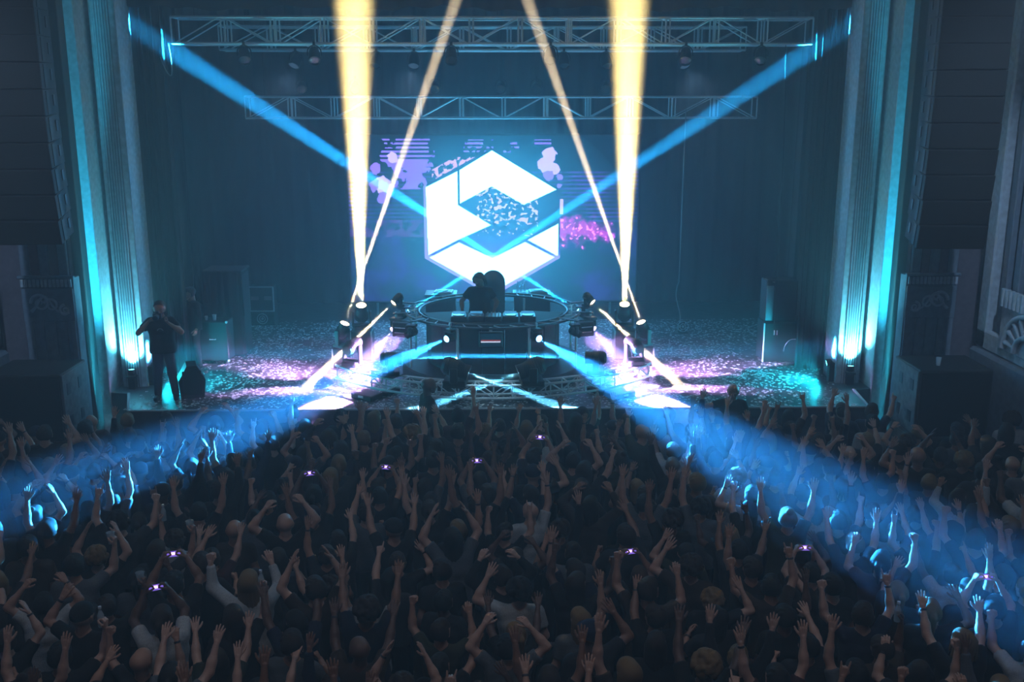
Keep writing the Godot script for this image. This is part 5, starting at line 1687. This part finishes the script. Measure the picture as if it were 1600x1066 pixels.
static func body_bones(pose: Dictionary, stance: float) -> Dictionary:
	var skin := [
		[Vector3(-0.075, 0.96, 0.005), Vector3(0.075, 0.96, 0.005), 0.118, 0.118], [Vector3(-0.055, 1.12, 0.0), Vector3(0.055, 1.12, 0.0), 0.104, 0.104],
		[Vector3(-0.085, 1.29, 0.0), Vector3(0.085, 1.29, 0.0), 0.115, 0.115], [Vector3(-0.14, 1.405, 0.012), Vector3(0.14, 1.405, 0.012), 0.072, 0.072],
		[Vector3(0, 1.42, 0.022), Vector3(0, 1.58, 0.0), 0.066, 0.057], [Vector3(-0.10, 1.43, 0.015), Vector3(0, 1.50, 0.012), 0.05, 0.05], [Vector3(0.10, 1.43, 0.015), Vector3(0, 1.50, 0.012), 0.05, 0.05],
	]
	var shirt := [
		[Vector3(-0.085, 0.90, 0.005), Vector3(0.085, 0.90, 0.005), 0.138, 0.138], [Vector3(-0.08, 0.99, 0.005), Vector3(0.08, 0.99, 0.005), 0.136, 0.136], [Vector3(-0.065, 1.12, 0.0), Vector3(0.065, 1.12, 0.0), 0.126, 0.126],
		[Vector3(-0.088, 1.29, 0.0), Vector3(0.088, 1.29, 0.0), 0.132, 0.132], [Vector3(-0.145, 1.405, 0.012), Vector3(0.145, 1.405, 0.012), 0.088, 0.088],
		[Vector3(-0.10, 1.43, 0.015), Vector3(-0.02, 1.475, 0.012), 0.058, 0.055], [Vector3(0.10, 1.43, 0.015), Vector3(0.02, 1.475, 0.012), 0.058, 0.055],
	]
	for side in [-1.0, 1.0]:
		shirt.append([Vector3(side * 0.092, 0.88, 0.005), Vector3(side * 0.075, 1.13, 0.0), 0.132, 0.122])
		shirt.append([Vector3(side * 0.075, 1.13, 0.0), Vector3(side * 0.10, 1.30, 0.0), 0.122, 0.126])
		skin.append([Vector3(side * 0.07, 0.96, 0.005), Vector3(side * 0.085, 1.29, 0.0), 0.108, 0.108])
	var sleeves := {"short": [], "long": []}
	var palms := {}
	for side in [-1.0, 1.0]:
		var spec: Array = pose["r" if side > 0.0 else "l"]
		var j := arm_joints(side, spec)
		skin.append([j[0], j[1], 0.056, 0.043])
		skin.append([j[0], (j[0] as Vector3).lerp(j[1], 0.5), 0.060, 0.052])
		skin.append([j[1], (j[1] as Vector3).lerp(j[2], 0.35), 0.044, 0.043])
		skin.append([(j[1] as Vector3).lerp(j[2], 0.3), j[2], 0.043, 0.028])
		sleeves.short.append([j[0], (j[0] as Vector3).lerp(j[1], 0.62), 0.076, 0.072, true])
		sleeves.long.append([j[0], j[1], 0.074, 0.064])
		sleeves.long.append([j[1], (j[1] as Vector3).lerp(j[2], 0.9), 0.062, 0.044, true])
		var y: Vector3 = j[3]
		var z: Vector3 = -(spec[3] as Vector3)
		z = (z - y * z.dot(y)).normalized()
		palms["r" if side > 0.0 else "l"] = Transform3D(Basis(y.cross(z), y, z), j[2])
		var hip := Vector3(side * 0.088, 0.93, 0.005)
		var knee := Vector3(side * (0.098 + stance * 0.5), 0.50, -0.015)
		var ankle := Vector3(side * (0.105 + stance), 0.085, 0.03)
		skin.append([hip, knee, 0.088, 0.056])
		skin.append([knee, ankle, 0.056, 0.038])
		skin.append([ankle + Vector3(0, -0.04, 0.02), ankle + Vector3(side * 0.02, -0.048, -0.15), 0.040, 0.034])
	return {"skin": skin, "shirt": shirt, "sleeves": sleeves, "palms": palms}


static func trouser_bones(stance: float) -> Array:
	var b := [[Vector3(-0.075, 0.96, 0.005), Vector3(0.075, 0.96, 0.005), 0.128, 0.128]]
	for side in [-1.0, 1.0]:
		var knee := Vector3(side * (0.098 + stance * 0.5), 0.50, -0.015)
		var ankle := Vector3(side * (0.105 + stance), 0.085, 0.03)
		b.append([Vector3(side * 0.088, 0.93, 0.005), knee, 0.103, 0.078])
		b.append([knee, ankle, 0.078, 0.064, true])
	return b


static func shoe_bones(stance: float, side: float) -> Array:
	var b := []
	if true:
		var ankle := Vector3(side * (0.105 + stance), 0.085, 0.03)
		b.append([ankle + Vector3(0, -0.035, 0.025), ankle + Vector3(side * 0.02, -0.040, -0.155), 0.050, 0.043])
		b.append([ankle + Vector3(0, 0.01, 0.01), ankle + Vector3(0, -0.03, 0.0), 0.048, 0.052])
	return b


func grow(job: int, jobs: Array) -> void:
	var j: Dictionary = jobs[job]
	j.out = Flesh.skin(j.bones, j.cell, j.blend, j.get("cuts", []))


func grow_people() -> void:
	var jobs := []
	for h in ["open", "relaxed", "fist", "point", "horns", "grip"]:
		jobs.append({"what": "hand", "key": h, "bones": hand_bones(h), "cell": 0.0052, "blend": 0.006})
	for k in 2:
		jobs.append({"what": "head", "key": k, "bones": head_bones([1.14, 1.07][k]), "cell": 0.0085, "blend": 0.016})
	var face := (Vector3(0, -0.62, -1)).normalized()
	for h in ["short", "long", "bun", "tail", "curly", "locks"]:
		jobs.append({"what": "hair", "key": h, "bones": hair_bones(h, 1.12), "cell": 0.0105, "blend": 0.010, "cuts": [[face, face.dot(Vector3(0, 0.138, -0.070) * 1.12)], [Vector3(0, 0, -1), 0.112]]})
	for p in POSES:
		var stance := 0.0 if p in CROWD_POSES else 0.045
		var b := body_bones(POSES[p], stance)
		jobs.append({"what": "skin", "key": p, "bones": b.skin, "cell": 0.019, "blend": 0.030, "palms": b.palms})
		jobs.append({"what": "shirt", "key": p, "bones": b.shirt + b.sleeves.short, "cell": 0.021, "blend": 0.030, "cuts": [[Vector3(0, -1, 0), -0.86]]})
		if p in ["both arms down", "one arm straight up", "fist pumped high", "arms bent over the head", "both arms raised high"]:
			jobs.append({"what": "long", "key": p, "bones": b.shirt + b.sleeves.long, "cell": 0.021, "blend": 0.030, "cuts": [[Vector3(0, -1, 0), -0.86]]})
	for s in [0.0, 0.045]:
		jobs.append({"what": "trousers", "key": s, "bones": trouser_bones(s), "cell": 0.024, "blend": 0.03, "cuts": [[Vector3(0, 1, 0), 1.02]]})
		for side in [-1.0, 1.0]:
			jobs.append({"what": "shoe", "key": [s, side], "bones": shoe_bones(s, side), "cell": 0.014, "blend": 0.02, "cuts": [[Vector3(0, -1, 0), 0.0]]})
	var task := WorkerThreadPool.add_group_task(grow.bind(jobs), jobs.size(), -1, true)
	WorkerThreadPool.wait_for_group_task_completion(task)
	for j in jobs:
		match j.what:
			"hand": hands[j.key] = j.out
			"head": heads.append(j.out)
			"hair": hairs[j.key] = j.out
			"trousers", "shoe": lower[[j.what, j.key]] = Geo.new().add(j.out).mesh()
			_:
				if not bodies.has(j.key):
					bodies[j.key] = {}
				bodies[j.key][j.what] = j.out
				if j.has("palms"):
					bodies[j.key].palms = j.palms


const HEAD_AT := Vector3(0, 1.545, -0.012)

func person_meshes(pose: String, mirror: bool, head: int, nod: Vector3) -> Dictionary:
	# one continuous skin (body, both hands, head) and the clothes of a pose, made once and shared
	var key := [pose, mirror, head, nod]
	if crowd_mesh.has(key):
		return crowd_mesh[key]
	var b: Dictionary = bodies[pose]
	var place := Transform3D(Basis.from_euler(nod), HEAD_AT)
	var g := Geo.new().add(b.skin, Transform3D(), mirror)
	var palms := {}
	for side in ["l", "r"]:
		var t: Transform3D = b.palms[side]
		if mirror:
			t = Transform3D(Basis(Vector3(t.basis.x.x, -t.basis.x.y, -t.basis.x.z), Vector3(-t.basis.y.x, t.basis.y.y, t.basis.y.z), Vector3(-t.basis.z.x, t.basis.z.y, t.basis.z.z)), Vector3(-t.origin.x, t.origin.y, t.origin.z))
		# a left hand is a mirrored right hand
		g.add(hands[POSES[pose][side][2]], t, mirror != (side == "l"))
		palms[{"l": "r", "r": "l"}[side] if mirror else side] = t
	g.add(heads[head], place)
	var out := {"body": g.mesh(), "shirt": Geo.new().add(b.shirt, Transform3D(), mirror).mesh(), "palms": palms, "head": place}
	if b.has("long"):
		out.long = Geo.new().add(b.long, Transform3D(), mirror).mesh()
	crowd_mesh[key] = out
	return out


func hair_mesh(style: String) -> Mesh:
	if not crowd_mesh.has(style):
		crowd_mesh[style] = Geo.new().add(hairs[style]).mesh()
	return crowd_mesh[style]


func cap_mesh() -> Mesh:
	if not crowd_mesh.has("cap"):
		var g := Geo.new()
		var dome := []
		for i in 9:
			var a := i / 8.0 * PI / 2
			dome.append(Vector2(0.114 * cos(a), 0.158 + 0.092 * sin(a)))
		dome.push_front(Vector2(0.114, 0.128))
		dome.push_front(Vector2(0.100, 0.128))
		g.lathe(dome, 20, Transform3D(Basis().scaled(Vector3(0.92, 1, 1.12)), Vector3(0, 0, 0.004)))
		var rows := []
		for j in 5:
			var row := []
			for i in 9:
				var x := lerpf(-0.085, 0.085, i / 8.0)
				row.append(Vector3(x * (1.0 - 0.10 * j / 4.0), 0.150 - 0.014 * (x / 0.085) ** 2 - 0.012 * j / 4.0, -0.092 - 0.095 * j / 4.0 * (1.0 - 0.35 * (x / 0.085) ** 2)))
			rows.append(row)
		g.sheet(rows, 0.005)
		crowd_mesh["cap"] = g.mesh()
	return crowd_mesh["cap"]


func make_person(pose: String, look: Dictionary) -> Node3D:
	var o := Node3D.new()
	var m := person_meshes(pose, look.get("mirror", false), look.get("head", 0), look.get("nod", Vector3.ZERO))
	var stance := 0.0 if pose in CROWD_POSES else 0.045
	piece(m.body, "body", look.skin, o)
	piece(m.long if look.get("long", false) and m.has("long") else m.shirt, "shirt", look.shirt, o)
	piece(lower[["trousers", stance]], "trousers", look.trousers, o)
	for side in [-1.0, 1.0]:
		piece(lower[["shoe", [stance, side]]], "shoe", look.shoes, o)
	if look.hair == "cap":
		piece(cap_mesh(), "cap", look.hair_mat, o).transform = m.head
	elif look.hair != "bald":
		piece(hair_mesh(look.hair), "hair", look.hair_mat, o).transform = m.head
	return o
